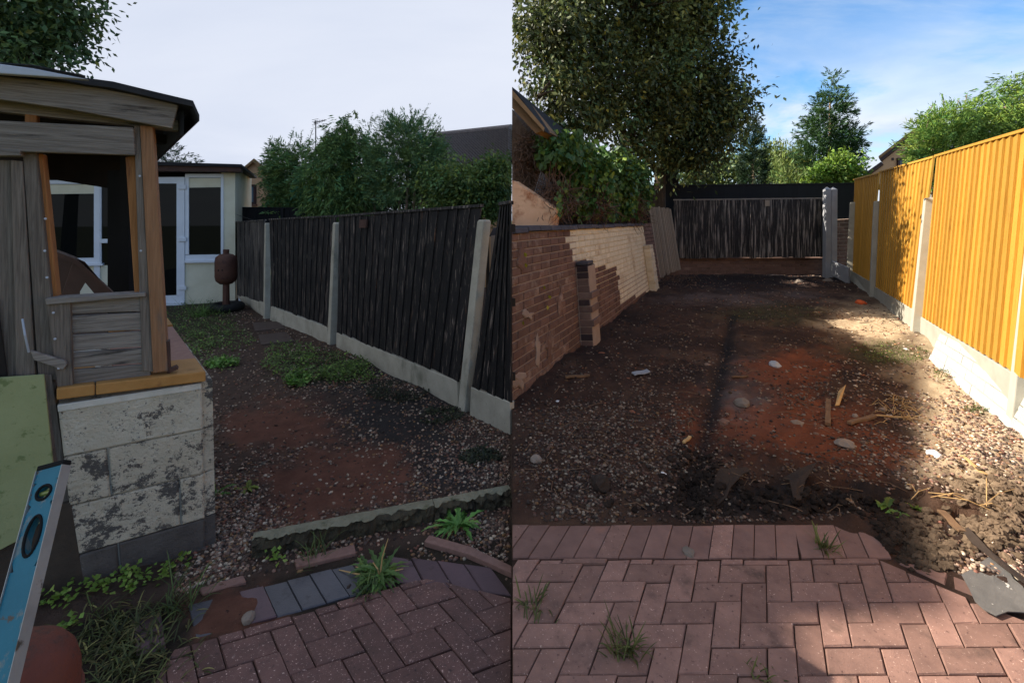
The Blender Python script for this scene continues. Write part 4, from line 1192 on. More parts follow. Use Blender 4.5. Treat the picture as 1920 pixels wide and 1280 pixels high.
# threshold, fascia, roof
part([(300, 575), (346, 571), (346, 567), (300, 571)], .09, .12, 'threshold', M['upvc'])
part([(40, 318), (451, 322), (452, 310), (40, 303)], .30, .34, 'fascia', M['rustbrown'])
rf = part([(40, 305), (453, 313), (453, 308), (40, 296)], .36, 3.0, 'roof', M['felt'])
part([(447, 566), (470, 560), (470, 548), (447, 552)], .05, .05, 'white_strip', M['upvc'])

# ------------------------------------------------------------------ gas bottle stove on a tyre
gb = GL(424, 583)
st = thing('gas_bottle_stove', gb, 'rusty brown gas bottle with a cut-out face on a pole standing in a tyre', 'stove')
Yg = gb.y
k = Yg / F
mb = MB()
ctr = gb + Vector((0, 0, 0))
zt = lambda y: (P(0, y, Yg).z - gb.z)
rb = 18.5 * k
mb.lathe([(.0, zt(533)), (rb * .55, zt(532)), (rb * .9, zt(526)), (rb, zt(518)), (rb, zt(490)), (rb * .93, zt(482)), (rb * .6, zt(477)), (rb * .3, zt(475.5)), (.0, zt(475))], ctr, 28)
bot = mb.build('bottle', M['gas_rust'], st, smooth=True)
mb = MB(); mb.lathe([(5 * k, zt(477)), (5.2 * k, zt(468)), (4 * k, zt(467.5))], ctr, 14); mb.build('neck', M['gas_rust'], bot)
mb = MB(); mb.lathe([(6 * k, zt(582)), (5.5 * k, zt(532))], ctr, 12); mb.build('pole', M['gas_rust'], st)
for x0, x1, y0, y1 in ((405, 413, 503, 508), (420, 429, 503, 507), (406, 424, 513, 517)):
    mb = MB()
    for a, b in ((x0, x1),):
        xm = (a + b) / 2
        pts = []
        for xx, yy in ((a, y1), (b, y1 - 1), (b, y0), (a, y0)):
            p = P(xx, yy, Yg); dx_ = p.x - gb.x
            pts.append(Vector((p.x, gb.y - math.sqrt(max(rb * rb - dx_ * dx_, 0.0)) - .003, p.z)))
        mb.prism(pts, (0, .03, 0))
    mb.build('face_slot', M['black'], bot)
ty = thing('old_tyre', gb, 'black car tyre lying flat under the gas bottle stove', 'tyre')
mb = MB()
n1, n2 = 32, 12
R_, r_ = 23 * k, 8 * k
V, fs = [], []
for i in range(n1):
    a = 2 * math.pi * i / n1
    for j in range(n2):
        b = 2 * math.pi * j / n2
        V.append(gb + Vector(((R_ + r_ * math.cos(b)) * math.cos(a), (R_ + r_ * math.cos(b)) * math.sin(a), r_ * (1.0 + .95 * math.sin(b)))))
for i in range(n1):
    for j in range(n2):
        fs.append((i * n2 + j, ((i + 1) % n1) * n2 + j, ((i + 1) % n1) * n2 + (j + 1) % n2, i * n2 + (j + 1) % n2))
mb.add(V, fs); mb.build('tread', M['rubber'], ty, smooth=True)
# yellow board behind the outhouse corner
mb = MB()
mb.prism([P(x, y, 10.7) for x, y in ((441, 418), (449, 420), (455, 445), (458, 480), (452, 515), (441, 530))], (0, .05, 0))
yb_ = thing('yellow_board', P(450, 560, 10.7), 'curved yellow board tucked between outhouse corner and black fence', 'board')
mb.build('panel', M['yellow'], yb_)
mb = MB(); mb.prism([P(x, y, 10.62) for x, y in ((452, 494), (461, 494), (461, 472), (452, 472))], (0, .05, 0)); mb.build('block', M['yellow'], yb_)
mb = MB(); mb.prism([P(x, y, 10.7) for x, y in ((444, 590), (452, 590), (450, 515), (446, 515))], (0, .04, 0)); mb.build('leg', M['rustbrown'], yb_)

# ------------------------------------------------------------------ left: kerb, edgings, slabs
def rough_bar(name, a, b, wdir, h, w, m, label, cat, seed, n=70, rough=.04, group=None, base=-.06):
    a, b, wdir = Vector(a), Vector(b), Vector(wdir).normalized()
    prof_ = [(0, base), (0, h * .25), (0, h * .5), (0, h * .75), (.004, h * .93), (.02, h), (w * .6, h), (w, h), (w, base)]
    V, fs = [], []
    for i in range(n + 1):
        t = i / n
        p = a.lerp(b, t)
        for j, (o_, z) in enumerate(prof_):
            q_ = p + wdir * o_ + Vector((0, 0, z))
            if j in (1, 2, 3, 4):
                d = (mnoise.noise(Vector((t * 14, j * .9, seed))) + .6 * mnoise.noise(Vector((t * 40, j * 1.7, seed + 5)))) * rough
                q_ -= wdir * (d - (4 - j) * -.002)
            if j >= 5: q_ += Vector((0, 0, mnoise.noise(Vector((t * 20, j, seed + 9))) * .004))
            V.append(q_)
    m_ = len(prof_)
    for i in range(n):
        for j in range(m_ - 1):
            fs.append((i * m_ + j, (i + 1) * m_ + j, (i + 1) * m_ + j + 1, i * m_ + j + 1))
    fs += [tuple(range(m_)), tuple(reversed(range(n * m_, (n + 1) * m_)))]
    mb = MB(); mb.add(V, fs)
    o = mb.build(name, m, None)
    o.data.materials.append(M['kerb_face'])
    for f in o.data.polygons:
        if f.index < n * (m_ - 1) and f.index % (m_ - 1) < 4: f.material_index = 1
    return tag(o, label, cat, group)
k0, k1 = GL(472, 1046), GL(960, 946)
k1.x = -0.001
km = k0.lerp(k1, .665)
wd_ = (-.35, .95, 0)
rough_bar('kerb_stone', k0, km - (k1 - k0) * .003, wd_, .085, .06, M['moss_kerb'], 'mossy broken-faced kerb stone lying beside the dandelion, left piece', 'kerb', 1, group='broken kerb stones')
rough_bar('kerb_stone', km, k1, wd_, .082, .06, M['moss_kerb'], 'mossy broken-faced kerb stone running into the seam, right piece', 'kerb', 4, group='broken kerb stones', n=40)
def gprism(name, pts, side, h, m, label, cat, bevel=.004, group=None, low=-.05):
    mb = MB(); base = []
    for x, y in pts:
        p = (GL if side == 'l' else GR)(x, y)
        if side == 'l': p.x = min(p.x, -.001)
        base.append(p)
    mb.prism([p + Vector((0, 0, low)) for p in base], (0, 0, h - low))
    return tag(mb.build(name, m, None, bevel=bevel), label, cat, group)
gprism('concrete_edging', [(556, 1066), (668, 1040), (664, 1024), (552, 1052)], 'l', .012, M['concrete_pink'], 'short pinkish concrete edging in front of the mossy kerb', 'edging')
gprism('concrete_edging', [(380, 1118), (462, 1094), (456, 1082), (372, 1106)], 'l', .012, M['concrete_pink'], 'pinkish concrete edging left of the red sand heap', 'edging')
gprism('concrete_edging', [(795, 1022), (880, 1046), (961, 1082), (961, 1068), (885, 1032), (805, 1009)], 'l', .02, M['concrete_pink'], 'pinkish concrete edging running out under the kerb to the seam', 'edging')
gprism('paving_slab', [(478, 622), (534, 617), (522, 604), (474, 607)], 'l', .02, M['slab'], 'far brown paving slab sunk in gravel by the black fence', 'slab', group='sunken slabs')
gprism('paving_slab', [(490, 648), (552, 641), (536, 624), (484, 630)], 'l', .02, M['slab'], 'near brown paving slab sunk in gravel by the black fence', 'slab', group='sunken slabs')

# ------------------------------------------------------------------ foliage
def unit(a):
    return a / np.maximum(np.linalg.norm(a, axis=-1, keepdims=True), 1e-9)
def leaf_mesh(name, pos, axis, length, aspect, cols, m, parent, fold=.25, side=None, clipx=0):
    """one four-cornered folded leaf for each position"""
    if clipx:
        ok = (pos[:, 0] < -0.03) if clipx < 0 else (pos[:, 0] > 0.03)
        pos, axis, length, cols = pos[ok], axis[ok], length[ok], cols[ok]
        if side is not None: side = side[ok]
    n = len(pos)
    axis = unit(axis)
    r = NP.normal(0, 1, (n, 3)) if side is None else side
    b = unit(np.cross(axis, r)); nn = np.cross(axis, b)
    L = length[:, None]
    mid = pos + axis * L * .45
    V = np.stack([pos, mid + b * L * aspect + nn * L * aspect * fold, pos + axis * L, mid - b * L * aspect + nn * L * aspect * fold], 1)
    if clipx < 0: V[..., 0] = np.minimum(V[..., 0], -0.001)
    if clipx > 0: V[..., 0] = np.maximum(V[..., 0], 0.001)
    k = np.arange(n)[:, None] * 4
    Fc = np.concatenate([k + np.array([0, 1, 2]), k + np.array([0, 2, 3])], 0)
    return npmesh(name, V.reshape(-1, 3), Fc, m, parent, (0, 0, 0), np.repeat(cols, 4, 0))
def blobs_px(lst):
    """(x, y, rx, ry, Y[, rdepth]) in pixels at distance Y -> centres, radii in metres"""
    C, R = [], []
    for b in lst:
        x, y, rx, ry, Y = b[:5]
        C.append(P(x, y, Y)); R.append((rx / F * Y, (b[5] if len(b) > 5 else min(rx, ry) / F * Y), ry / F * Y))
    return np.array([tuple(c) for c in C]), np.array(R)
def crown_pts(blobs, n, per, spread, shell=.45, rough=.18, seed=0):
    C, R = blobs_px(blobs)
    w = (R[:, 0] * R[:, 2]); w = w / w.sum()
    nc = max(4, n // per)
    bi = NP.choice(len(C), nc, p=w)
    d = unit(NP.normal(0, 1, (nc, 3)))
    rad = shell + (1 - shell) * NP.uniform(0, 1, nc) ** .6
    rad = rad * (1 + NP.normal(0, rough, nc))
    cc = C[bi] + d * R[bi] * rad[:, None]
    ci = NP.integers(0, nc, n)
    pos = cc[ci] + NP.normal(0, 1, (n, 3)) * spread
    return pos, d[ci], ci, cc
def leafcols(n, base, var=.35, ci=None, nc=None, alt=None, altp=.1):
    c = np.array(base)[None] * np.exp(NP.normal(0, var * .5, (n, 1)))
    if ci is not None:
        k = np.exp(NP.normal(0, var * .6, ci.max() + 1)); c = c * k[ci][:, None]
        h_ = NP.normal(0, .16, ci.max() + 1)[ci][:, None]; c = c * (1 + h_ * np.array([[1.0, .15, -.7]]))
    if alt is not None:
        s = NP.uniform(0, 1, n) < altp; c[s] = np.array(alt)[None] * np.exp(NP.normal(0, .25, (s.sum(), 1)))
    return np.clip(c, 0.002, .6)
def broadleaf(name, label, cat, base, blobs, n, leaf, col, alt=None, altp=.08, trunk=None, clipx=0, group=None, droop=.35, per=30, spread=.16, aspect=.24, var=.4, shell=.4, rough=.18, bark='bark', twigs=0):
    root = thing(name, base, label, cat, group)
    pos, d, ci, cc = crown_pts(blobs, n, per, spread, shell, rough)
    ax = d * .5 + NP.normal(0, .6, (n, 3)); ax[:, 2] -= droop
    cols = leafcols(n, col, var, ci, None, alt, altp)
    leaf_mesh('crown', pos, ax, NP.uniform(.6, 1.3, n) * leaf, aspect, cols, M['leaf'], root, clipx=clipx)
    if trunk:
        mb = MB()
        for pts, rr in trunk:
            mb.tube(pts, rr, 8)
        tips = [Vector(p_) for pts, rr in trunk for p_ in pts[1:]]
        for c_ in cc[:twigs]:
            c_ = Vector(c_)
            if clipx * c_.x < 0: continue
            s_ = min(tips, key=lambda q_: (q_ - c_).length)
            mb.tube([s_, s_.lerp(c_, .5) + Vector((RND.gauss(0, .12), RND.gauss(0, .12), RND.uniform(0, .2))), c_], [.035, .022, .008], 5, cap=False)
        mb.build('trunk', M[bark], root, smooth=True)
    return root, cc
def conifer(name, label, cat, base, blobs, n, leaf, col, trunk=None, clipx=0, group=None, droop=.5, per=40, spread=.12, aspect=.11, var=.35, shell=.55, plumes=(), bark='bark_pale', up=0.0, rough=.12):
    root = thing(name, base, label, cat, group)
    n = int(n * 1.9); leaf = leaf * .66
    pos, d, ci, cc = crown_pts(blobs, n, per, spread, shell, rough)
    # sprays: the leaves of one clump make a flat drooping fan along one axis
    nc = len(cc)
    dc_ = np.zeros((nc, 3)); dc_[ci] = d
    main = dc_ * .8 + NP.normal(0, .3, (nc, 3)); main[:, 2] += up - droop
    main = unit(main)
    sd = unit(np.cross(main, unit(NP.normal(0, 1, (nc, 3)) + np.array([0, 0, 1.5]))))
    L1 = NP.uniform(.5, 1.25, nc) * spread * 3.2
    t = NP.uniform(0, 1, n); sg = NP.choice([-1.0, 1.0], n)
    wv = NP.uniform(0, 1, n) * (1 - .75 * t) * .42
    pos = cc[ci] + main[ci] * (L1[ci] * t)[:, None] + sd[ci] * (L1[ci] * wv * sg)[:, None] + NP.normal(0, .02, (n, 3))
    pos[:, 2] -= (t ** 2) * L1[ci] * .25 * droop
    ax = main[ci] + sd[ci] * (sg * .75)[:, None] + NP.normal(0, .2, (n, 3))
    cols = leafcols(n, col, var, ci, None, np.array(col) * np.array([1.6, 1.35, 1.0]), .12)
    P_, A_2, L_, C_ = [pos], [ax], [NP.uniform(.6, 1.4, n) * leaf], [cols]
    stems = []
    for (x0, y0, x1, y1, Y, k) in plumes:
        a, b = np.array(P(x0, y0, Y)), np.array(P(x1, y1, Y))
        bend = np.array([NP.uniform(-.2, .35), 0, 0])
        t = np.linspace(0, 1, k)
        q = a[None] + (b - a)[None] * t[:, None] + bend[None] * (t ** 2)[:, None] * .4
        stems.append([tuple(v) for v in q[::max(1, k // 6)]])
        for s in range(3):
            m_ = k
            P_.append(q + NP.normal(0, .01, (m_, 3)))
            sd = NP.normal(0, .55, (m_, 3)); sd[:, 0] += .35 * NP.choice([-1, 1], m_)
            sd[:, 2] += .55
            A_2.append(sd); L_.append(NP.uniform(.7, 1.3, m_) * leaf * (1.15 - .6 * t)); C_.append(leafcols(m_, np.array(col) * 1.3, .2))
    leaf_mesh('crown', np.concatenate(P_), np.concatenate(A_2), np.concatenate(L_), aspect, np.concatenate(C_), M['needle'], root, clipx=clipx)
    mb = MB()
    for s in stems: mb.tube(s, .008, 4)
    for pts, rr in (trunk or ()): mb.tube(pts, rr, 8)
    if mb.v: mb.build('trunk', M[bark], root, smooth=True)
    return root
GBASE = -.72
def tr(x, y0, Y, y1, r0, r1, dx=0):
    """straight-ish trunk from the ground up to pixel height y1"""
    a = P(x, y0, Y); a.z = GBASE if y0 is None else a.z
    b = P(x + dx, y1, Y)
    return ([a, a.lerp(b, .4) + Vector((RND.uniform(-.05, .05), 0, 0)), b], [r0, (r0 + r1) / 2, r1])
def gnd(x, Y):
    p = P(x, 413, Y); p.z = GBASE; return p
def trunk_to(x, Y, ytop, r0, r1, dx=0):
    a = gnd(x, Y); b = P(x + dx, ytop, Y)
    m_ = a.lerp(b, .5) + Vector((RND.uniform(-.08, .08), RND.uniform(-.05, .05), 0))
    return ([a, m_, b], [r0, (r0 + r1) / 2, r1])
GREEN_LY = srgb(100, 128, 76); GREEN_DK = srgb(44, 66, 46); GREEN_BR = srgb(60, 76, 40)

# ---- left trees and houses
broadleaf('ash_tree', 'broad-leaved tree rising over the booth roof at top left', 'tree', gnd(-60, 7.5),
          [(40, 60, 95, 60, 7.5), (110, 30, 60, 45, 7.4), (20, 100, 110, 45, 7.2), (110, 90, 48, 40, 7.6), (150, 15, 35, 22, 7.5), (-60, 40, 120, 90, 7.6), (60, -60, 120, 90, 7.6)], 13000, .12, srgb(76, 98, 58),
          alt=srgb(112, 116, 58), altp=.05, trunk=[trunk_to(-60, 7.5, 40, .16, .08, 40), ([P(-30, 60, 7.5), P(60, 60, 7.5), P(140, 20, 7.5)], [.06, .04, .015]), ([P(-30, 90, 7.5), P(60, 110, 7.4), P(130, 100, 7.5)], [.06, .03, .01])], spread=.14, shell=.3)
conifer('conifer', 'dark conifer top showing between booth eave and outhouse roof', 'conifer', gnd(322, 15),
        [(318, 300, 26, 26, 15), (335, 312, 36, 20, 15), (318, 345, 40, 40, 15)], 5000, .15, srgb(52, 76, 52), trunk=[trunk_to(322, 15, 300, .14, .05)])
HL = 'row of leylandii behind the black fence'
conifer('leylandii', 'leftmost leylandii in the row behind the black fence, beside the brick gable', 'conifer', gnd(505, 12.4),
        [(532, 330, 24, 46, 12.4), (556, 335, 34, 58, 12.2), (526, 302, 16, 20, 12.4), (542, 380, 32, 36, 12.2)], 15000, .15, GREEN_LY, trunk=[trunk_to(520, 12.3, 300, .1, .04)],
        plumes=[(500, 290, 508, 258, 12.4, 14), (540, 290, 545, 240, 12.3, 18), (560, 292, 568, 245, 12.3, 18), (575, 290, 580, 238, 12.3, 18), (515, 285, 515, 262, 12.4, 12)], group=HL)
conifer('leylandii', 'tall drooping leylandii in the middle of the row, right of the roof aerial', 'conifer', gnd(650, 11.6),
        [(650, 300, 50, 66, 11.6), (655, 250, 26, 30, 11.6), (620, 330, 48, 56, 11.5), (680, 320, 46, 60, 11.7), (640, 370, 66, 36, 11.5), (632, 255, 16, 22, 11.6)], 22000, .16, GREEN_LY, droop=1.0,
        trunk=[trunk_to(690, 11.5, 300, .06, .03, -6), trunk_to(702, 11.5, 320, .07, .03, -4), trunk_to(697, 11.6, 330, .05, .02, 2), trunk_to(650, 11.6, 260, .1, .03)],
        plumes=[(690, 262, 695, 214, 11.6, 18), (640, 240, 655, 220, 11.6, 10)], group=HL)
conifer('leylandii', 'loose bushy leylandii with pale bare stems below, right end of the row', 'conifer', gnd(765, 11.2),
        [(765, 290, 54, 50, 11.2), (745, 320, 50, 46, 11.2), (795, 310, 38, 46, 11.3), (760, 255, 34, 26, 11.2), (770, 345, 62, 26, 11.0)], 18000, .14, srgb(104, 132, 88), droop=.1, up=.3, spread=.13, rough=.2,
        trunk=[trunk_to(758, 11.0, 310, .06, .03, 8), trunk_to(766, 11.0, 320, .05, .03, 14), trunk_to(778, 11.0, 320, .06, .03, 18), trunk_to(784, 11.1, 330, .05, .02, 8), trunk_to(752, 11.1, 330, .05, .02, -2)],
        plumes=[(745, 262, 748, 210, 11.2, 18), (775, 250, 805, 196, 11.2, 24), (790, 262, 812, 218, 11.2, 18), (768, 252, 782, 208, 11.2, 18), (800, 280, 822, 238, 11.2, 16), (730, 262, 738, 232, 11.2, 12)], group=HL)
broadleaf('evergreen_hedge', 'dark broad-leaved evergreen hedge under the tiled roof, right of the leylandii', 'hedge', gnd(880, 10.2),
          [(840, 345, 46, 40, 10.2), (890, 350, 50, 46, 10.0), (945, 340, 44, 46, 10.0), (880, 390, 80, 30, 10), (940, 315, 30, 22, 10.2)], 15000, .10, srgb(96, 120, 66), alt=srgb(128, 142, 66), altp=.12, clipx=-1, spread=.11, var=.4,
          trunk=[trunk_to(860, 10.2, 350, .05, .02), trunk_to(915, 10.2, 350, .05, .02)])
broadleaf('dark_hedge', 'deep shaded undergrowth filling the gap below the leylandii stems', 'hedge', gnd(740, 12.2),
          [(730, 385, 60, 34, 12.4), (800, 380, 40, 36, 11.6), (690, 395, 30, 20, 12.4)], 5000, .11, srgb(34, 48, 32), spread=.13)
# far dark fence behind
q = Quad(P(438, 440, 11.4), P(720, 440, 11.9), P(720, 393, 11.9), P(438, 390, 11.4))
root = thing('dark_back_fence', q.pt(.5, 0), 'plain black fence running behind the black fence at the left', 'fence')
fence_panel(q, 14, M['blackfence'], M['blackfence'], root, tilt=.004, bt=.02)
for u in (.0, .31, .66):
    mb = MB(); q.box(mb, u, u + .02, -.2, 1.01, .02, .09); mb.build('post', M['blackfence'], root)
# brick house with gable at left
def house_gable(name, label, Y, wall, win, verge, depth, sx):
    base = P(wall[0][0], 413, Y); base.z = GBASE
    h = thing(name, base, label, 'house')
    mb = MB(); mb.prism([P(x, y, Y) for x, y in wall], (sx * depth, depth, 0)); mb.build('wall', M['house_brick'], h)
    for (x0, x1, y0, y1, fr) in win:
        f = MB()
        for a, b, c_, d_ in ((x0, x1, y0, y0 + fr), (x0, x1, y1 - fr, y1), (x0, x0 + fr, y0 + fr, y1 - fr), (x1 - fr, x1, y0 + fr, y1 - fr), ((x0 + x1) / 2 - fr * .4, (x0 + x1) / 2 + fr * .4, y0 + fr, y1 - fr)):
            f.prism([P(x, y, Y - .08) for x, y in ((a, d_), (b, d_), (b, c_), (a, c_))], (0, .07, 0))
        fo = f.build('window_frame', M['darkframe'], h)
        mb = MB(); mb.prism([P(x, y, Y - .03) for x, y in ((x0, y1), (x1, y1), (x1, y0), (x0, y0))], (0, .02, 0)); mb.build('pane', M['pane_blue'], fo)
        mb = MB(); mb.prism([P(x, y, Y - .12) for x, y in ((x0 - 1, y1 + 3), (x1 + 1, y1 + 3), (x1 + 1, y1), (x0 - 1, y1))], (0, .1, 0)); mb.build('sill', M['brick'], fo)
    for (poly, m, nm, off, th) in verge:
        mb = MB(); mb.prism([P(x, y, Y + off) for x, y in poly], (sx * th, th, 0)); mb.build(nm, M[m], h)
    return h
house_gable('brick_house', 'pale brick house gable with brown window between outhouse and leylandii', 19.0,
            [(425, 440), (560, 440), (560, 378), (475, 302), (425, 345)], [(444, 479, 346, 383, 4)],
            [([(418, 346), (476, 297), (474, 304), (420, 351)], 'bargeboard', 'barge_board', -.2, .5), ([(476, 297), (566, 378), (564, 384), (474, 304)], 'bargeboard', 'barge_board', -.2, .5)], 7.0, -.35)
# tiled roof at the seam
tr_ = thing('tiled_roof_house', P(900, 330, 15), 'house with dark pantiled roof showing above the hedge beside the seam', 'house')
e0, e1, r1_, r0_ = P(800, 322, 15.0), P(959.5, 300, 13.3), P(959.5, 242, 15.4), P(818, 256, 17.2)
qr = Quad(e0, e1, r1_, r0_)
V, fs = [], []
nr, nc_ = 13, 30
mb = MB()
for i in range(nr):
    v0, v1 = i / nr, (i + 1.12) / nr
    row = []
    for j in range(nc_ * 4 + 1):
        u = j / (nc_ * 4)
        wv = .06 * math.sin(j / 4 * 2 * math.pi)
        a_ = qr.pt(u, v0, .05 + wv + .07); b_ = qr.pt(u, min(v1, 1), .01 + wv)
        row.append((a_, b_, qr.pt(u, v0, .02 + wv)))
    nb_ = len(mb.v)
    vv = [p for r in row for p in r]
    mb.add(vv, [(3 * j, 3 * j + 3, 3 * j + 4, 3 * j + 1) for j in range(nc_ * 4)] + [(3 * j + 2, 3 * j + 5, 3 * j + 3, 3 * j) for j in range(nc_ * 4)])
tl_ = mb.build('tiles', M['rooftile'], tr_, fix=False); tl_['kind'] = 'stuff'
mb = MB(); qr.box(mb, 0, 1, 0, 1, -.15, -.05); mb.build('roof_deck', M['inside'], tr_)
mb = MB()
ra, rb_ = qr.pt(-.01, 1.0, .05), qr.pt(1, 1.0, .05)
mb.tube([ra, rb_], .12, 10); mb.build('ridge', M['rooftile'], tr_)
mb = MB(); a_, b_ = Vector((e0.x, e0.y + .4, GBASE)), Vector((-.02, e1.y + .4, GBASE))
mb.box8([a_, b_, b_ + Vector((0, 5, 0)), a_ + Vector((0, 5, 0)), Vector((a_.x, a_.y, e0.z)), Vector((b_.x, b_.y, e1.z)), Vector((b_.x, b_.y + 5, e1.z)), Vector((a_.x, a_.y + 5, e0.z))]); mb.build('wall', M['house_brick'], tr_)
# aerial
an = thing('roof_aerial', P(592, 300, 16), 'thin television aerial on a mast above the leylandii', 'aerial')
mb = MB(); mb.tube([P(592, 330, 16), P(592, 226, 16)], .02, 6); mb.build('mast', M['wire'], an)
mb = MB(); mb.tube([P(588, 231, 16), P(612, 225, 16)], .015, 5)
for k in range(7):
    x = 590 + k * 3; y = 230.5 - k * .75
    mb.tube([P(x, y - 4 + k * .3, 16), P(x, y + 4 - k * .3, 16)], .008, 4)
for dy in (-6, -2, 3): mb.tube([P(585, 231 + dy, 16), P(597, 229 + dy, 16)], .008, 4)
mb.build('yagi', M['wire'], an)
# slack washing line
mb = MB(); mb.tube([P(443, 402, 10.3).lerp(P(640, 405, 7), t) - Vector((0, 0, .18 * math.sin(math.pi * t))) for t in np.linspace(0, 1, 12)], .005, 4)
tag(mb.build('washing_line', M['wire'], None), 'thin slack wire hanging above the far black panels', 'wire')

# ------------------------------------------------------------------ right: brick wall
wb0 = GR(960, 752); wb0.x = .001; wb1 = GR(1225, 540)
wt0 = P(960, 437, 4.02); wt0.x = .001; wt1 = P(1206, 423, 8.84)
wb0.z -= .10; wb1.z -= .10
qw = Quad(wb0, wb1, wt1, wt0)
wall = thing('brick_wall', qw.pt(.5, 0), 'old leaning brick wall, part painted cream, along the cleared yard', 'wall')
CREAM = [(1064, 430), (1215, 412), (1232, 541), (1167, 566), (1157, 495), (1114, 506), (1110, 525), (1096, 488), (1072, 487)]
def proj(p):
    return CX + F * p.x / p.y, HZ - F * (p.z - H) / p.y
mb = MB(); qw.box(mb, 0, .30, 0, 1, -.22, -.008); mb.build('mortar_core', M['mortar'], wall)
mb = MB(); qw.box(mb, .30, 1, 0, .42, -.22, -.008); mb.build('mortar_core', M['mortar'], wall)
mb = MB(); qw.box(mb, .30, 1, .42, 1, -.221, -.0075); mb.build('mortar_core', M['mortar_cream'], wall)
nrow = 19
cand = []
for r in range(nrow):
    us = []
    u = -.225 * (.5 if r % 2 else 0.02) / qw.lu - RND.uniform(0, .02)
    while u < 1:
        L_ = .225 * (1 if RND.random() < .86 else .5)
        us.append((u, u + L_ / qw.lu)); u += L_ / qw.lu
    for u0, u1 in us:
        u0, u1 = max(u0, 0), min(u1, 1)
        if (u1 - u0) * qw.lu < .04: continue
        g = .005 / qw.lu
        v0, v1 = r / nrow + .004 / qw.lv, (r + 1) / nrow - .006 / qw.lv
        c_ = qw.pt((u0 + u1) / 2, (v0 + v1) / 2)
        cand.append((1 / c_.y, u0 + g, u1 - g, v0, v1, c_))
cand.sort(key=lambda t: -t[0])
rest = {}
for i, (_, u0, u1, v0, v1, c_) in enumerate(cand):
    x, y = proj(c_)
    if inpoly(x, y, CREAM): k = 'brick_cream'
    else:
        sm = mnoise.noise(Vector((c_.y * 1.3, c_.z * 2.4, 3.0)))
        k = 'brick_smeared' if (sm > .05 and x < 1075 and c_.z > .35) or (x < 1060 and c_.z < .34) else 'brick'
    w1 = .003 + RND.uniform(-.003, .003) if k != 'brick_cream' else -.0015 + RND.uniform(-.001, .001)
    if i < 300:
        mb = MB(); qw.brick(mb, u0, u1, v0, v1, -.05, w1, ch=.007); mb.build('brick', M[k], wall)
    else:
        qw.brick(rest.setdefault(k, MB()), u0, u1, v0, v1, -.05, w1, ch=.007)
for k, mb in rest.items():
    o = mb.build('far_bricks', M[k], wall); o['kind'] = 'stuff'
# render splashes left on the brickwork, thick irregular patches
def splash(x, y, rx, ry, seed, m=M['mortar']):
    pts = []
    for k in range(16):
        a = 2 * math.pi * k / 16
        rr = 1 + .9 * mnoise.noise(Vector((math.cos(a) * 2.6, math.sin(a) * 2.6, seed)))
        pts.append((x + rx * rr * math.cos(a), y + ry * rr * math.sin(a)))
    # on the wall plane: intersect the pixel rays
    out = []
    o0, nrm = qw.c[0] + qw.n * .004, qw.n
    for px, py in pts:
        d = Vector(((px - CX) / F, 1, -(py - HZ) / F)); o_ = Vector((0, 0, H))
        t = (o0 - o_).dot(nrm) / d.dot(nrm)
        q_ = o_ + d * t; q_.x = max(q_.x, .006); out.append(q_)
    mb = MB()
    c_ = sum(out, Vector()) / len(out)
    n = len(out)
    mb.add(out + [c_.lerp(p, .8) + nrm * .008 for p in out] + [c_ + nrm * .011], [(i, (i + 1) % n, n + (i + 1) % n, n + i) for i in range(n)] + [(n + i, n + (i + 1) % n, 2 * n) for i in range(n)])
    mb.build('render_patch', m, wall, smooth=False)
for k, s in enumerate(((978, 480, 8, 24), (1008, 655, 5, 28), (1030, 640, 6, 24), (972, 712, 14, 14), (1052, 560, 4, 34), (990, 590, 10, 9))):
    splash(*s, seed=k * 3.1, m=M['brick_smeared'] if k % 2 == 0 else M['mortar'])
# short dark return behind the cream end
qe = Quad(P(1212, 545, 9.0), P(1240, 535, 9.5), P(1222, 418, 9.6), P(1196, 420, 9.1))
mb = MB(); qe.box(mb, 0, 1, -.1, 1, -.2, -.006); mb.build('return_core', M['brick_dark'], wall)
for r in range(17):
    for u0, u1 in (((0, .5), (.5, 1)) if r % 2 else ((0, .8), (.8, 1))):
        mb = MB(); qe.brick(mb, u0 + .01, u1 - .01, r / 17 + .004, (r + 1) / 17 - .004, -.03, .003, ch=.005); mb.build('brick', M['brick_dull'], wall)
# piers
def pier(u0, u1, v1, w, k, rows, kf=None):
    pr_ = MB()
    for r in range(rows):
        a, b = v1 * r / rows, v1 * (r + 1) / rows - .006 / qw.lv
        j = RND.uniform(-.03, .015) if k != 'brick_cream' else RND.uniform(-.004, .004)
        split = [(u0, (u0 + u1) / 2 - .0006), ((u0 + u1) / 2 + .0006, u1)] if r % 2 else [(u0, u1)]
        for s0, s1 in split:
            mb = MB(); qw.box(mb, s0, s1, a, b, .012, w + j); mb.build('brick', M[kf if kf and RND.random() < .3 else k], wall, bevel=.006)
    mb = MB(); qw.box(mb, u0 + .001, u1 - .001, 0, v1 - .01, .0, w - .016); mb.build('pier_core', M['mortar'] if k != 'brick_cream' else M['mortar_cream'], wall)
pier(.283, .330, .70, .17, 'brick_dull', 13, 'brick_dark')
pier(.945, .998, .72, .13, 'brick_cream', 13)
mb = MB(); qw.box(mb, .283, .318, .70, .728, .01, .16); mb.build('pier_cap', M['coping'], wall, bevel=.01)
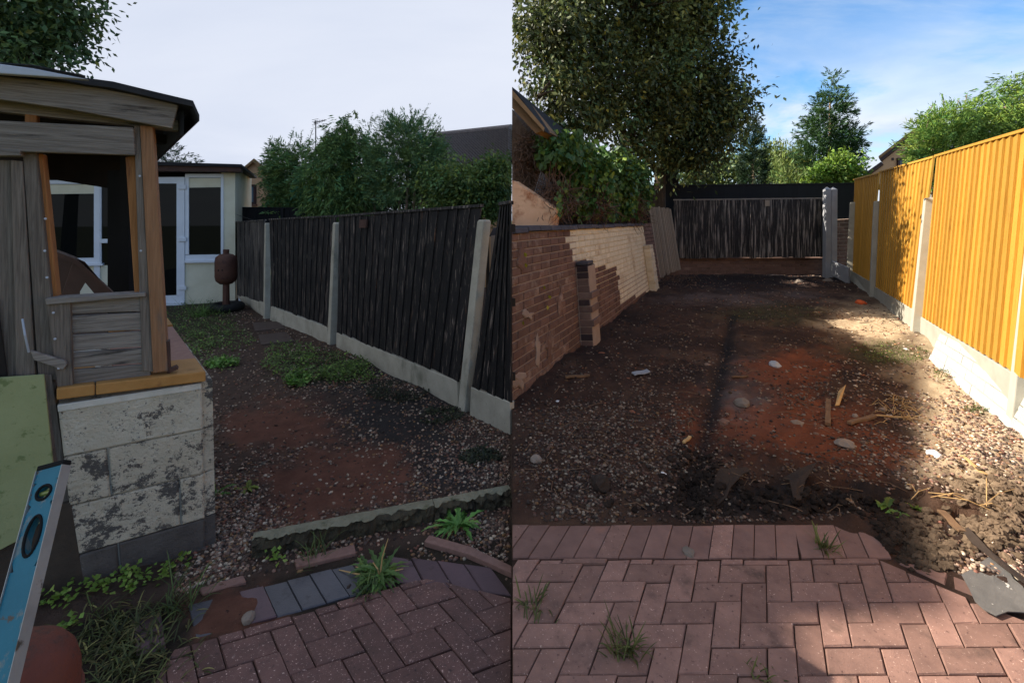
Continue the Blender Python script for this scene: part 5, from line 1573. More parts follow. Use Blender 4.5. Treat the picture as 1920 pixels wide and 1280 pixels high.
# coping
nco = 20
for i in range(nco):
    u0, u1 = i / nco + .0015, (i + 1) / nco - .0015
    dz = RND.uniform(-.006, .006)
    mb = MB()
    lv_ = qw.lv
    mb.box8([qw.pt(u0, 1 + dz, -.25), qw.pt(u1, 1 + dz, -.25), qw.pt(u1, 1 + dz, .04), qw.pt(u0, 1 + dz, .04),
             qw.pt(u0, 1 + .075 / lv_ + dz, -.2), qw.pt(u1, 1 + .075 / lv_ + dz, -.2), qw.pt(u1, 1 + .05 / lv_ + dz, .025), qw.pt(u0, 1 + .05 / lv_ + dz, .025)])
    mb.build('coping_brick', M['coping'], wall, bevel=.006)

# ------------------------------------------------------------------ right: shed, plaster, corrugated sheet
sr = thing('lean_to_shed', P(985, 430, 5.4), 'corner of a rubble-walled shed with brown eaves at the seam above the brick wall', 'shed')
def face(poly, Y, th, name, m, parent, bevel=0.0, dx_=0.0):
    mb = MB(); pts = [P(x, y, Y) for x, y in poly]
    for p in pts: p.x = max(p.x, .001)
    mb.prism(pts, (dx_, th, 0))
    return mb.build(name, m, parent, bevel=bevel)
face([(960, 440), (1028, 440), (1022, 300), (1000, 262), (960, 205)], 5.9, 1.5, 'wall', M['rubble'], sr, dx_=.6)
rf = face([(960, 178), (1022, 246), (1020, 240), (960, 163)], 4.95, 2.2, 'roof', M['felt'], sr, dx_=.8)
face([(960, 203), (1004, 250), (1022, 244), (960, 170)], 5.0, .45, 'soffit', M['soffit'], sr, dx_=.2)
face([(960, 181), (1020, 247), (1021, 240), (960, 168)], 4.9, .05, 'barge_board', M['bargeboard'], sr)
pw = thing('plaster_parapet', P(1000, 425, 4.75), 'sloping peach plastered stub wall standing behind the brick wall at the seam', 'wall')
mb = MB()
pts = [P(x, y, 5.25) for x, y in ((960, 445), (1032, 445), (1044, 393), (960, 338))]
pts[0].x = pts[-1].x = .001
mb.prism(pts, (.08, .18, 0)); mb.build('plaster_face', M['plaster'], pw, bevel=.004)
# corrugated sheet
cs = Quad(P(990, 400, 5.5), P(1030, 405, 5.55), P(1036, 345, 5.65), P(1014, 320, 5.6))
mb = MB(); V, fs = [], []
n = 40
for j in range(n + 1):
    for v in (0, 1):
        V.append(cs.pt(j / n, v, .012 * math.sin(j / n * 2 * math.pi * 7)))
for j in range(n): fs.append((2 * j, 2 * j + 2, 2 * j + 3, 2 * j + 1))
k = len(V)
V += [p - cs.n * .003 for p in V]; fs += [tuple(i + k for i in reversed(f)) for f in fs]
mb.add(V, fs); tag(mb.build('corrugated_sheet', M['corrugated'], None, smooth=True, fix=False), 'small grey corrugated sheet leaning among the dead vines', 'sheet')
# dead vine tangle
def tangle(name, label, cat, blobs, n, r, m, seglen, parent=None, clipx=1):
    C, R = blobs_px(blobs)
    w = R[:, 0] * R[:, 2]; w /= w.sum()
    mb = MB()
    for i in range(n):
        b = NP.choice(len(C), p=w)
        d = unit(NP.normal(0, 1, 3)) * R[b] * NP.uniform(.2, 1.0)
        p = C[b] + d
        v = unit(NP.normal(0, 1, 3) + np.array([0, 0, -.4]))
        pts = []
        for k in range(5):
            q_ = p.copy()
            if clipx > 0: q_[0] = max(q_[0], .02)
            pts.append(tuple(q_))
            v = unit(v + NP.normal(0, .45, 3)); p = p + v * seglen
        mb.tube(pts, [r, r, r * .8, r * .6, r * .3], 3, cap=False)
    if parent is None:
        return tag(mb.build(name, m, None, fix=False), label, cat)
    return mb.build(name, m, parent, fix=False)
tangle('dead_vines', 'brown tangle of dead vine stems hanging on the shed wall', 'vine', [(985, 290, 24, 50, 5.7), (1040, 375, 34, 40, 5.5), (1100, 385, 50, 26, 6.3), (1180, 390, 30, 26, 8.2)], 1100, .006, M['deadvine'], .09)
iv = thing('ivy', P(1110, 420, 6), 'thick mass of green ivy hanging over the brick wall', 'ivy')
pos, d, ci, cc = crown_pts([(1045, 275, 28, 34, 5.5, .25), (1072, 302, 32, 42, 5.9, .3), (1108, 322, 40, 42, 6.5, .3), (1148, 322, 40, 44, 7.4, .35), (1180, 340, 30, 44, 8.3, .3), (1098, 366, 20, 30, 6.2, .15), (1140, 372, 14, 30, 7.1, .15), (1168, 370, 22, 30, 7.6, .2), (1198, 366, 14, 36, 8.6, .25)], 8500, 14, .06, .6, .1)
ax = d * .5 + NP.normal(0, .4, pos.shape); ax[:, 2] -= .9
leaf_mesh('leaves', pos, ax, NP.uniform(.6, 1.3, len(pos)) * .085, .42, leafcols(len(pos), srgb(72, 98, 44), .35, ci, None, srgb(120, 140, 52), .12), M['leaf'], iv, clipx=1)
tp, ta = [], []
for i in range(46):
    x = RND.uniform(1045, 1205); y = RND.uniform(330, 372)
    Y = 5.05 + (x - 1045) / 160 * 3.35
    q_ = P(x, y, Y); L_ = RND.uniform(.15, .5)
    for k in range(int(L_ / .03)):
        tp.append((q_.x + RND.gauss(0, .02), q_.y + RND.gauss(0, .03), q_.z - k * .03)); ta.append((RND.gauss(0, .5), RND.gauss(-.3, .4), -1))
tp = np.array(tp); ta = np.array(ta)
leaf_mesh('trailing_leaves', tp, ta, NP.uniform(.6, 1.2, len(tp)) * .07, .42, leafcols(len(tp), srgb(82, 104, 46), .35, None, None, srgb(128, 140, 54), .2), M['leaf'], iv, clipx=1)
mb = MB()
for i in range(60):
    x, y = RND.uniform(1020, 1205), RND.uniform(300, 400)
    Y = 5.2 + (x - 1020) / 185 * 3.4
    a_ = P(x, y, Y); mb.tube([a_, a_ + Vector((RND.uniform(-.1, .1), RND.uniform(-.1, .1), -.25)), a_ + Vector((RND.uniform(-.15, .15), RND.uniform(-.1, .1), -.55))], [.006, .005, .003], 4)
mb.build('stems', M['deadvine'], iv)
mb = MB(); mb.prism([P(1040, 425, 5.7), P(1204, 425, 9.0), P(1204, 320, 9.0), P(1040, 280, 5.7)], (-.05, .25, 0)); mb.build('ivy_backing', M['inside'], iv)  # solid dark slab added to close the gaps in the ivy

# ------------------------------------------------------------------ right: end of the yard
q = Quad(P(1262, 484, 10.3), P(1548, 481, 10.3), P(1549, 373, 10.3), P(1263, 376, 10.3))
root = thing('worn_fence_panel', q.pt(.5, 0), 'wide worn black fence panel at the end of the cleared yard', 'fence panel')
fence_panel(q, 28, M['creosote_worn'], M['greywood_h'], root, tilt=.010, bt=.012, jag=.03, capw=.012, lean_j=.3)
mb = MB(); q.box(mb, .595, .625, .885, .99, .02, .03); mb.build('paper_tag', M['slatgrey'], root)
q = Quad(P(1256, 524, 10.42), P(1552, 524, 10.42), P(1552, 483, 10.42), P(1256, 484, 10.42))
root = thing('brick_plinth', q.pt(.5, 0), 'low red brick plinth under the worn black panel', 'wall')
mb = MB(); q.box(mb, 0, 1, 0, 1, -.2, -.006); mb.build('mortar_core', M['brick_dull'], root)
for r in range(7):
    n = 17
    for j in range(n + 1):
        u0, u1 = max(0, (j - (.5 if r % 2 else 0)) / n), min(1, (j + 1 - (.5 if r % 2 else 0)) / n)
        if u1 - u0 < .01: continue
        mb = MB(); q.brick(mb, u0 + .0012, u1 - .0012, r / 7 + .008, (r + 1) / 7 - .008, -.03, .002, ch=.005); mb.build('brick', M['brick_dull'], root)
q = Quad(P(1170, 520, 11.4), P(1606, 520, 11.4), P(1606, 345, 11.4), P(1170, 350, 11.4))
root = thing('tall_black_fence', q.pt(.5, 0), 'tall plain black fence standing behind the worn panel', 'fence')
fence_panel(q, 35, M['blackfence'], M['blackfence'], root, tilt=.004, bt=.02, capw=.03)
q = Quad(P(1236, 470, 11.1), P(1271, 470, 11.1), P(1271, 309, 11.1), P(1236, 309, 11.1))
root = thing('black_gate_post', q.pt(.5, 0), 'raised black boarded section of fence beside the tree trunk', 'fence')
fence_panel(q, 4, M['blackfence'], M['blackfence'], root, tilt=.004, bt=.02, capw=.04)
# white strip on the tall fence and small brick wall by the new posts
q = Quad(P(1566, 506, 10.75), P(1600, 506, 10.75), P(1600, 410, 10.75), P(1566, 412, 10.75))
root = thing('brick_return_wall', q.pt(.5, 0), 'short red brick wall between the twin grey posts and the orange fence', 'wall')
mb = MB(); q.box(mb, 0, 1, -.15, 1, -.2, -.006); mb.build('mortar_core', M['mortar'], root)
for r in range(14):
    for u0, u1 in (((0, .5), (.5, 1)) if r % 2 else ((0, .25), (.25, .75), (.75, 1))):
        mb = MB(); q.brick(mb, u0 + .012, u1 - .012, r / 14 + .005, (r + 1) / 14 - .004, -.03, .003, ch=.005); mb.build('brick', M['brick'], root)
for x0, x1, lab in ((1549, 1559, 'left one of the twin new grey concrete posts at the yard end'), (1560, 1570.5, 'right one of the twin new grey concrete posts at the yard end')):
    mb = MB(); Y = 10.05
    a0 = P(x0 - 1, 519, Y); a1 = P(x1 - 1, 518, Y); b0 = P(x0, 355, Y); b1 = P(x1, 355, Y); t_p = P((x0 + x1) / 2, 350, Y)
    dp = Vector((0, .11, 0)); a0.z -= .15; a1.z -= .15
    mb.box8([a0, a1, a1 + dp, a0 + dp, b0, b1, b1 + dp, b0 + dp])
    mb.add([b0, b1, b1 + dp, b0 + dp, t_p + dp / 2], [(0, 1, 4), (1, 2, 4), (2, 3, 4), (3, 0, 4)])
    tag(mb.build('concrete_post', M['concrete_grey'], None, bevel=.004), lab, 'post', 'twin grey posts')
mb = MB(); pts = [P(1559, 516, 10.0), P(1591, 533, 9.35), P(1591, 502, 9.35), P(1559, 489, 10.0)]
mb.prism(pts, (.05, .02, 0)); tag(mb.build('gravel_board', M['concrete_grey'], None, bevel=.004), 'grey concrete gravel board between twin posts and orange fence', 'gravel board')
# slatted panel leaning
q = Quad(P(1236, 522, 9.75), P(1276, 504, 10.0), P(1257.5, 392, 10.25), P(1216, 386, 10.0))
root = thing('slatted_panel', q.pt(.5, 0), 'weathered slatted panel leaning beside the cream end of the brick wall', 'panel')
for i in range(14):
    mb = MB(); q.box(mb, i / 14, (i + .72) / 14, RND.uniform(-.015, .015), 1 + RND.uniform(-.01, .01), 0, .02 + RND.uniform(0, .006)); mb.build('slat', M['slatgrey'], root)
for v in (.08, .5, .92):
    mb = MB(); q.box(mb, 0, .985, v - .02, v + .02, -.03, -.001); mb.build('rail', M['slatgrey'], root)

# ------------------------------------------------------------------ right: trees
tb = gnd(1232, 10.6)
limbs = [([gnd(1232, 10.6), P(1236, 390, 10.6), P(1238, 330, 10.5), P(1250, 290, 10.4)], [.17, .15, .13, .11]),
         ([P(1250, 290, 10.4), P(1275, 262, 10.3), P(1320, 246, 10.1), P(1370, 250, 10)], [.09, .07, .05, .02]),
         ([P(1250, 290, 10.4), P(1230, 220, 10.2), P(1200, 120, 9.6), P(1190, 20, 9.2)], [.10, .08, .06, .03]),
         ([P(1238, 330, 10.5), P(1190, 270, 9.8), P(1120, 190, 9.0), P(1060, 110, 8.2)], [.08, .06, .05, .02]),
         ([P(1230, 220, 10.2), P(1290, 140, 10.0), P(1330, 60, 9.8)], [.07, .05, .02]),
         ([P(1120, 190, 9.0), P(1060, 200, 8.4), P(1010, 180, 7.8)], [.04, .03, .01]),
         ([P(1200, 120, 9.6), P(1120, 60, 9), P(1040, 20, 8.4)], [.05, .03, .015])]
bl = [(1010, 60, 62, 70, 8.2), (1100, 50, 80, 70, 8.8), (1200, 40, 90, 70, 9.4), (1300, 40, 62, 64, 9.8), (1330, 110, 52, 56, 9.8), (1230, 130, 90, 70, 9.6), (1130, 130, 80, 60, 9.0), (1030, 150, 62, 60, 8.2), (1350, 190, 50, 50, 10.0),
      (1290, 200, 60, 52, 10.0), (1380, 235, 34, 42, 10.0), (1210, 220, 60, 52, 9.8), (1120, 215, 60, 44, 9.2), (1340, 262, 48, 32, 10.0), (1060, 215, 46, 40, 8.6), (1395, 200, 20, 30, 10), (1190, 290, 34, 40, 9.6), (1250, 290, 26, 26, 10.2),
      (1100, -60, 130, 90, 9), (1260, -60, 110, 80, 9.6), (1340, 20, 30, 40, 9.8), (1310, 285, 50, 18, 10.0), (1362, 150, 30, 30, 9.9)]
bl = [(b_[0] - (16 if b_[0] > 1285 else 0),) + tuple(b_[1:]) for b_ in bl]
broadleaf('garden_tree', 'big dark broad-leaved tree filling the sky right of the seam', 'tree', tb, bl, 66000, .118, srgb(80, 88, 50), alt=srgb(138, 132, 62), altp=.06, trunk=limbs, clipx=1, spread=.22, shell=.15, per=150, aspect=.23, var=.65, droop=.5, twigs=220)
conifer('columnar_conifer', 'narrow dark columnar conifer standing against the right side of the big tree', 'conifer', gnd(1412, 15),
        [(1412, 300, 17, 62, 15), (1414, 330, 18, 40, 15), (1408, 260, 11, 40, 15)], 6000, .14, srgb(40, 60, 38), droop=-.5, spread=.08, trunk=[trunk_to(1412, 15, 300, .12, .04)])
broadleaf('pale_shrub', 'pale green shrub low between the tree trunk and the columnar conifer', 'shrub', gnd(1330, 17), [(1320, 325, 40, 22, 17), (1365, 318, 38, 30, 16.6), (1295, 335, 26, 14, 17)], 5000, .16, srgb(106, 122, 74), spread=.2, trunk=[trunk_to(1330, 17, 330, .06, .03)])
broadleaf('willow_shrub', 'tall wispy yellow-green shrub between columnar and conical conifers', 'shrub', gnd(1455, 20), [(1450, 310, 30, 34, 20), (1475, 315, 26, 30, 20), (1440, 335, 30, 20, 19), (1500, 335, 30, 26, 19), (1480, 340, 30, 20, 18)], 8000, .22, srgb(108, 124, 66), spread=.25, droop=-.6, aspect=.12, trunk=[trunk_to(1455, 20, 320, .08, .03)])
conifer('conical_conifer', 'tall pointed conical conifer against the blue sky', 'conifer', gnd(1556, 18),
        [(1560, 160, 8, 22, 18), (1558, 195, 22, 26, 18), (1554, 225, 34, 30, 18), (1552, 262, 44, 34, 18), (1550, 300, 48, 36, 18), (1556, 330, 46, 30, 18), (1596, 252, 16, 10, 18), (1585, 285, 20, 20, 18)], 19000, .19, srgb(60, 88, 50), droop=.0, spread=.13, rough=.16,
        trunk=[trunk_to(1556, 18, 180, .16, .03)], plumes=[(1560, 160, 1562, 142, 18, 10)])
broadleaf('round_shrub', 'round bright green shrub at the foot of the conical conifer', 'shrub', gnd(1580, 15), [(1580, 318, 34, 28, 15), (1545, 335, 36, 16, 15), (1560, 330, 30, 20, 15)], 6000, .13, srgb(92, 120, 44), alt=srgb(130, 160, 60), altp=.2, spread=.13, trunk=[trunk_to(1580, 15, 325, .06, .03)])
HR = 'leylandii over the orange fence'
conifer('leylandii', 'feathery leylandii over the orange fence, nearest the brick gable', 'conifer', gnd(1735, 9.6),
        [(1758, 262, 36, 38, 9.6), (1785, 255, 40, 44, 9.6), (1752, 290, 30, 26, 9.4), (1772, 310, 40, 30, 9.4), (1800, 275, 40, 40, 9.4), (1790, 370, 44, 70, 9.6), (1790, 470, 44, 70, 9.6)], 16000, .13, srgb(112, 142, 66), droop=.2, up=.2, trunk=[trunk_to(1750, 9.6, 260, .08, .03)], plumes=[(1735, 225, 1742, 196, 9.6, 14), (1770, 215, 1774, 178, 9.6, 14), (1790, 218, 1794, 186, 9.6, 14), (1805, 215, 1816, 172, 9.6, 18), (1738, 240, 1740, 205, 9.6, 12)], group=HR)
conifer('leylandii', 'drooping leylandii over the orange fence at the right picture edge', 'conifer', gnd(1885, 9.0),
        [(1890, 190, 34, 46, 9.0), (1850, 220, 46, 40, 9.0), (1900, 240, 60, 50, 8.9), (1840, 255, 46, 34, 8.8), (1960, 220, 70, 80, 9.0), (1900, 155, 22, 20, 9.0), (1910, 350, 60, 80, 9.2), (1910, 460, 60, 80, 9.2)], 20000, .14, srgb(108, 136, 62), droop=.9, trunk=[trunk_to(1885, 9, 200, .1, .03)], group=HR)
house_gable('brick_house', 'pale brick house gable with brown eaves between conical conifer and right leylandii', 17.0,
            [(1615, 345), (1760, 345), (1760, 230), (1690, 272), (1655, 300), (1655, 308), (1618, 330)], [(1684, 1712, 296, 330, 3.5)],
            [([(1648, 297), (1690, 263), (1762, 215), (1762, 224), (1690, 271), (1651, 302)], 'darkframe', 'barge_board', -.25, .4), ([(1647, 293), (1692, 258), (1764, 208), (1764, 214), (1692, 264), (1648, 297)], 'bargeboard', 'roof_edge', -.35, 6.0), ([(1614, 330), (1652, 303), (1655, 308), (1618, 335)], 'darkframe', 'gutter', -.25, 3.0), ([(1672, 301), (1676, 301), (1676, 296), (1672, 296)], 'darkframe', 'vent', -.02, .05)], 7.0, 1.0)

# ------------------------------------------------------------------ weeds and grass
def zL(x, y):
    p = GL(x, y); p.z = float(hl(p.x, p.y)); return p
def zR(x, y):
    p = GR(x, y); p.z = float(hr(p.x, p.y)); return p
def blade_strip(mb_v, mb_f, p, d, L, w, curve, teeth=0.0, seg=8, lift=.5):
    """curved, optionally toothed leaf lying outward from p along plan direction d"""
    side = Vector((-d.y, d.x, 0))
    n0 = len(mb_v)
    for i in range(seg + 1):
        t = i / seg
        c = p + d * L * t * (1 - .15 * curve * t) + Vector((0, 0, L * (lift * t - curve * t * t)))
        ww = w * math.sin(math.pi * min(1, .12 + t * .86)) ** .7 * (1 - teeth * (i % 2))
        mb_v += [c + side * ww + Vector((0, 0, ww * .4)), c, c - side * ww + Vector((0, 0, ww * .4))]
    for i in range(seg):
        a = n0 + i * 3
        mb_f += [(a, a + 1, a + 4, a + 3), (a + 1, a + 2, a + 5, a + 4)]
def greens(name, base, leaves, col, label, cat, var=.3, parent=None, group=None, alt=None):
    """leaves: list of (p, angle, L, w, curve, teeth, lift)"""
    V, Fq, C = [], [], []
    for (p, a, L, w, cu, te, li) in leaves:
        n0 = len(V)
        blade_strip(V, Fq, p, Vector((math.cos(a), math.sin(a), 0)), L, w, cu, te, 8 if te else 5, li)
        c = np.array(alt if alt is not None and RND.random() < .3 else col) * math.exp(RND.gauss(0, var))
        C += [c] * (len(V) - n0)
    o = npmesh(name, np.array([tuple(v) for v in V]), np.array(Fq), M['leaf'], parent, base, np.array(C))
    if parent is None: tag(o, label, cat, group)
    return o
def rosette(p, n, L, w, te=.55, spread=2 * math.pi, a0=0, li=(.2, .7)):
    return [(p + Vector((RND.gauss(0, .012), RND.gauss(0, .012), 0)), a0 + RND.uniform(0, spread), L * RND.uniform(.6, 1.15), w * RND.uniform(.7, 1.2), RND.uniform(.3, .7), te, RND.uniform(*li)) for _ in range(n)]
def tuft(p, n, L, r, li=(.7, 1.8)):
    return [(p + Vector((RND.gauss(0, r), RND.gauss(0, r), 0)), RND.uniform(0, 6.28), L * RND.uniform(.4, 1.1), .0025 * RND.uniform(.7, 1.4), RND.uniform(.2, .9), 0, RND.uniform(*li)) for _ in range(n)]
DG = srgb(84, 116, 52)
p = zL(712, 1082)
dn = thing('dandelion', p, 'large uprooted dandelion with wilting leaves lying on the blue bricks', 'weed')
greens('leaves', p, rosette(p + Vector((0, 0, .01)), 64, .15, .012, .62) + rosette(p + Vector((-.05, .02, .01)), 22, .11, .010, .6), srgb(84, 110, 56), '', '', parent=dn, alt=srgb(104, 126, 60))
mb = MB()
for dx_, dz_, L in ((.03, .16, 1), (-.04, .05, 1), (.1, .02, 1), (-.12, .03, 1)):
    mb.tube([p, p + Vector((dx_ * .3, .01, dz_ * .5 + .01)), p + Vector((dx_, .03, dz_))], [.004, .003, .002], 6)
mb.tube([p, p + Vector((-.1, .0, .02)), p + Vector((-.2, .04, .008))], [.005, .004, .002], 6)
mb.build('stems', M['straw'], dn)
p = zL(858, 985)
greens('dandelion', p, rosette(p, 40, .16, .016, .6, li=(.3, .9)), srgb(92, 134, 62), 'lush green dandelion growing against the right kerb stone', 'weed', alt=srgb(116, 150, 74))
p = zL(400, 930)
greens('dandelion', p, rosette(p, 20, .11, .016, .45), srgb(78, 110, 46), 'small dandelion rosette at the foot of the white block wall', 'weed', alt=srgb(116, 130, 50))
p = zL(462, 918)
greens('yellow_weed', p, rosette(p, 16, .08, .012, .4), srgb(116, 128, 48), 'small yellow-green weed right of the white block wall', 'weed')
for (x, y, n, L, r, lab) in ((592, 1045, 30, .11, .03, 'thin grass tuft in front of the mossy kerb stone'), (686, 1112, 60, .06, .014, 'small dense grass tuft between the blue bricks'),
                             (330, 1140, 60, .13, .05, 'dark grass tuft left of the red sand heap'), (1000 - 600, 590, 60, .2, .08, 'grass tuft at the foot of the outhouse')):
    p = zL(x, y); greens('grass_tuft', p, tuft(p, n, L, r), srgb(78, 92, 48), lab, 'grass', group='grass tufts of the left yard')
# untidy grass bank at the bottom left
lv_ = []
for i in range(270):
    x = RND.gauss(230, 62); y = RND.gauss(1215, 42)
    if y < 1130 or x < 110 or x > 380: continue
    lv_ += tuft(zL(x, y), 3, .075, .025, (.2, 1.3))
o = greens('rough_grass', zL(230, 1210), lv_, srgb(74, 80, 42), '', '', var=.35, alt=srgb(112, 106, 62))
tag(o, 'untidy dull green grass spreading at the bottom left', None, None, 'stuff')
# round-leaved seedlings along the plinth
def cover(name, n, reg, leaf, col, alt, label, side, asp=.42, hgt=.03, clipx=0, altp=.2):
    """low leafy ground cover scattered in pixel ellipses"""
    ws = np.array([r[2] * r[3] * (r[4] if len(r) > 4 else 1) for r in reg], float); ws /= ws.sum()
    k = NP.choice(len(reg), n, p=ws)
    rr = np.array([r[:4] for r in reg], float)[k]
    a = NP.uniform(0, 6.28, n); rad = np.sqrt(NP.uniform(0, 1, n))
    px = rr[:, 0] + rr[:, 2] * rad * np.cos(a); py = rr[:, 1] + rr[:, 3] * rad * np.sin(a)
    hz = 437 if side == 'l' else 390
    Y = F * H / (py - hz); X = (px - CX) / F * Y
    g = fbm(X * 6, Y * 6, 91) > .42
    X, Y = X[g], Y[g]; n = len(X)
    Z = (hl if side == 'l' else hr)(X, Y) + NP.uniform(.004, hgt, n)
    ax = NP.normal(0, 1, (n, 3)); ax[:, 2] = np.abs(ax[:, 2]) * .5
    o = leaf_mesh(name, np.stack([X, Y, Z], -1), ax, NP.uniform(.6, 1.3, n) * leaf, asp, leafcols(n, col, .35, None, None, alt, altp), M['leaf'], None, side=np.tile([0., 0., 1.], (n, 1)) + NP.normal(0, .3, (n, 3)), clipx=clipx)
    return tag(o, label, None, None, 'stuff')
cover('seedlings', 420, [(260, 1085, 60, 14), (90, 1135, 60, 14), (190, 1110, 70, 14), (320, 1060, 40, 16), (525, 1055, 30, 12), (140, 1190, 30, 20)], .022, srgb(112, 140, 58), srgb(150, 170, 84), 'round-leaved green seedlings along the foot of the block wall', 'l', .5, .05)
cover('ground_cover', 8500, [(372, 610, 70, 46), (360, 650, 40, 22), (590, 690, 100, 26, 1.2), (640, 705, 80, 18), (545, 665, 50, 18), (410, 685, 40, 14), (560, 720, 30, 14), (430, 640, 50, 24, .5)], .032, srgb(88, 112, 54), srgb(124, 152, 66), 'low green weeds creeping over the gravel of the left yard', 'l', .3, .09)
cover('clover_patch', 700, [(558, 718, 22, 10), (420, 684, 26, 9), (398, 692, 16, 7)], .04, srgb(96, 138, 58), srgb(126, 160, 76), 'bright green clover leaves among the low weeds', 'l', .5, .07)
cover('dark_moss', 3500, [(745, 735, 60, 20), (820, 780, 50, 18), (900, 860, 40, 16)], .02, srgb(44, 50, 34), srgb(60, 68, 40), 'dark mossy growth on the black soil near the long gravel board', 'l', .35, .025)
p = zL(375, 592)
greens('tall_weed', p, tuft(p, 90, .34, .10, (.6, 1.7)) + rosette(p, 40, .20, .018, .4, li=(.4, 1.1)), srgb(92, 124, 58), 'tall leafy weeds in front of the outhouse door', 'weed', alt=srgb(100, 130, 62))
cover('moss_growth', 2600, [(1680, 668, 62, 22, 1.5), (1650, 655, 60, 14), (1450, 590, 100, 14, .6), (1770, 705, 22, 14), (1830, 770, 24, 10)], .022, srgb(72, 82, 38), srgb(110, 124, 56), 'thin mossy grass growing along the edge of the shadow', 'r', .2, .03)
# right: tufts on the paving, pulled weeds
for (x, y, n, L, r, lab) in ((1170, 1222, 80, .08, .025, 'bushy grass tuft growing through the red paving'), (1005, 1140, 40, .07, .03, 'sparse grass tuft in the paving near the seam'),
                             (1545, 1030, 50, .08, .012, 'dry brown grass tuft between the edging bricks'), (1425, 1262, 30, .04, .03, 'tiny grass tuft at the bottom of the paving')):
    p = zR(x, y); greens('grass_tuft', p, tuft(p, n, L, r), srgb(88, 92, 46), lab, 'grass', group='grass tufts of the right paving')
p = zR(1725, 950)
for x_, y_, lab_ in ((1664, 956, 'single torn green leaf clump on the black soil left of the pulled weed'), (1692, 978, 'small torn green leaves just below the pulled weed')):
    p_ = zR(x_, y_); greens('torn_leaves', p_, rosette(p_, 5, .07, .02, .3), srgb(92, 116, 46), lab_, 'leaves')
greens('pulled_weed', p, rosette(p, 14, .10, .02, .35, li=(.2, .6)), srgb(92, 116, 46), 'pulled-up green weed lying at the end of the dark soil', 'weed', alt=srgb(126, 150, 56))
mb = MB()
for (x0, y0, x1, y1) in ((1740, 935, 1840, 962), (1745, 945, 1830, 950), (1700, 940, 1745, 925), (1835, 960, 1885, 965), (1840, 962, 1905, 935), (1850, 950, 1850, 912), (1720, 930, 1700, 918), (1760, 948, 1870, 972)):
    a_, b_ = zR(x0, y0), zR(x1, y1)
    mb.tube([a_ + Vector((0, 0, .01)), a_.lerp(b_, .5) + Vector((0, 0, .035)), b_ + Vector((0, 0, .012))], .0022, 4)
tag(mb.build('dry_stalks', M['straw'], None), 'dry straw-coloured stalks trailing beside the pulled weed', 'stalks')

# ------------------------------------------------------------------ debris of the right yard
def stick(name, x0, y0, x1, y1, w, th, m, label, cat='wood', side='r', group=None, lift=.012):
    G_ = zR if side == 'r' else zL
    a_, b_ = G_(x0, y0), G_(x1, y1)
    d = (b_ - a_); s_ = Vector((-d.y, d.x, 0)).normalized() * w / 2
    mb = MB(); n = 5
    V = []
    for i in range(n + 1):
        t = i / n; c = a_.lerp(b_, t) + Vector((0, 0, lift + .004 * math.sin(t * 7)))
        ww = s_ * (1 + .25 * mnoise.noise(Vector((t * 4, x0, y0))))
        V += [c - ww, c + ww, c + ww + Vector((0, 0, th)), c - ww + Vector((0, 0, th))]
    fs = [(0, 1, 2, 3), tuple(4 * n + k for k in (3, 2, 1, 0))]
    for i in range(n):
        for k in range(4): fs.append((4 * i + k, 4 * i + (k + 1) % 4, 4 * i + 4 + (k + 1) % 4, 4 * i + 4 + k))
    mb.add(V, fs)
    return tag(mb.build(name, m, None, bevel=.002), label, cat, group)
stick('wood_offcut', 1552, 798, 1553, 752, .035, .025, M['scrapwood'], 'short upright-lying wood offcut on the red soil')
stick('wood_offcut', 1592, 798, 1640, 784, .03, .02, M['scrapwood'], 'broken wood stick with roots beside the shadow edge')
stick('root', 1632, 784, 1705, 786, .012, .01, M['straw'], 'pale root trailing right from the broken stick', 'root')
stick('wood_strip', 1764, 962, 1806, 1006, .035, .012, M['scrapwood'], 'curved grey wood strip by the pulled weed')
stick('wood_strip', 1803, 860, 1850, 902, .018, .01, M['straw'], 'pale thin wood lath on the sunlit gravel')
stick('wood_strip', 1312, 514, 1370, 514, .05, .03, M['white_scrap'], 'long pale batten lying before the brick plinth', lift=.1)
stick('wood_offcut', 1060, 711, 1105, 707, .03, .018, M['scrapwood'], 'thin wood offcut beside the brick wall')
stick('slate_piece', 1187, 704, 1216, 702, .07, .012, M['concrete_grey'], 'grey-blue slate piece on the dark gravel', 'slate')
stick('wood_offcut', 1282, 835, 1294, 822, .02, .012, M['straw'], 'small pale wood offcut beside the trench')
stick('wood_offcut', 1372, 711, 1402, 709, .02, .014, M['scrapwood'], 'short brown stick right of the trench')
mb = MB()
for i in range(46):
    x, y = RND.uniform(1655, 1725), RND.uniform(745, 795)
    a_ = zR(x, y); v = Vector((RND.uniform(-.12, .12), RND.uniform(-.12, .12), .0))
    mb.tube([a_ + Vector((0, 0, .01)), a_ + v * .5 + Vector((0, 0, RND.uniform(.01, .06))), a_ + v + Vector((0, 0, .01))], .0022, 3, cap=False)
tag(mb.build('root_bundle', M['straw'], None, fix=False), 'tangle of thin dry roots beside the shadow edge', None, None, 'stuff')
mb = MB()
for i in range(150):
    x, y = RND.uniform(990, 1700), RND.uniform(560, 960)
    a_ = zR(x, y); an_ = RND.uniform(0, 6.28); L = RND.uniform(.06, .22); v = Vector((math.cos(an_) * L, math.sin(an_) * L, 0))
    if a_.x + v.x < .05: continue
    e_ = a_ + v; e_.z = float(hr(e_.x, e_.y)) + .008
    mb.tube([a_ + Vector((0, 0, .008)), (a_ + e_) / 2 + Vector((RND.gauss(0, .02), RND.gauss(0, .02), RND.uniform(.01, .03))), e_], .002, 3, cap=False)
tag(mb.build('loose_twigs', M['twig'], None, fix=False), 'thin dry twigs strewn over the cleared soil', None, None, 'stuff')
mb = MB()
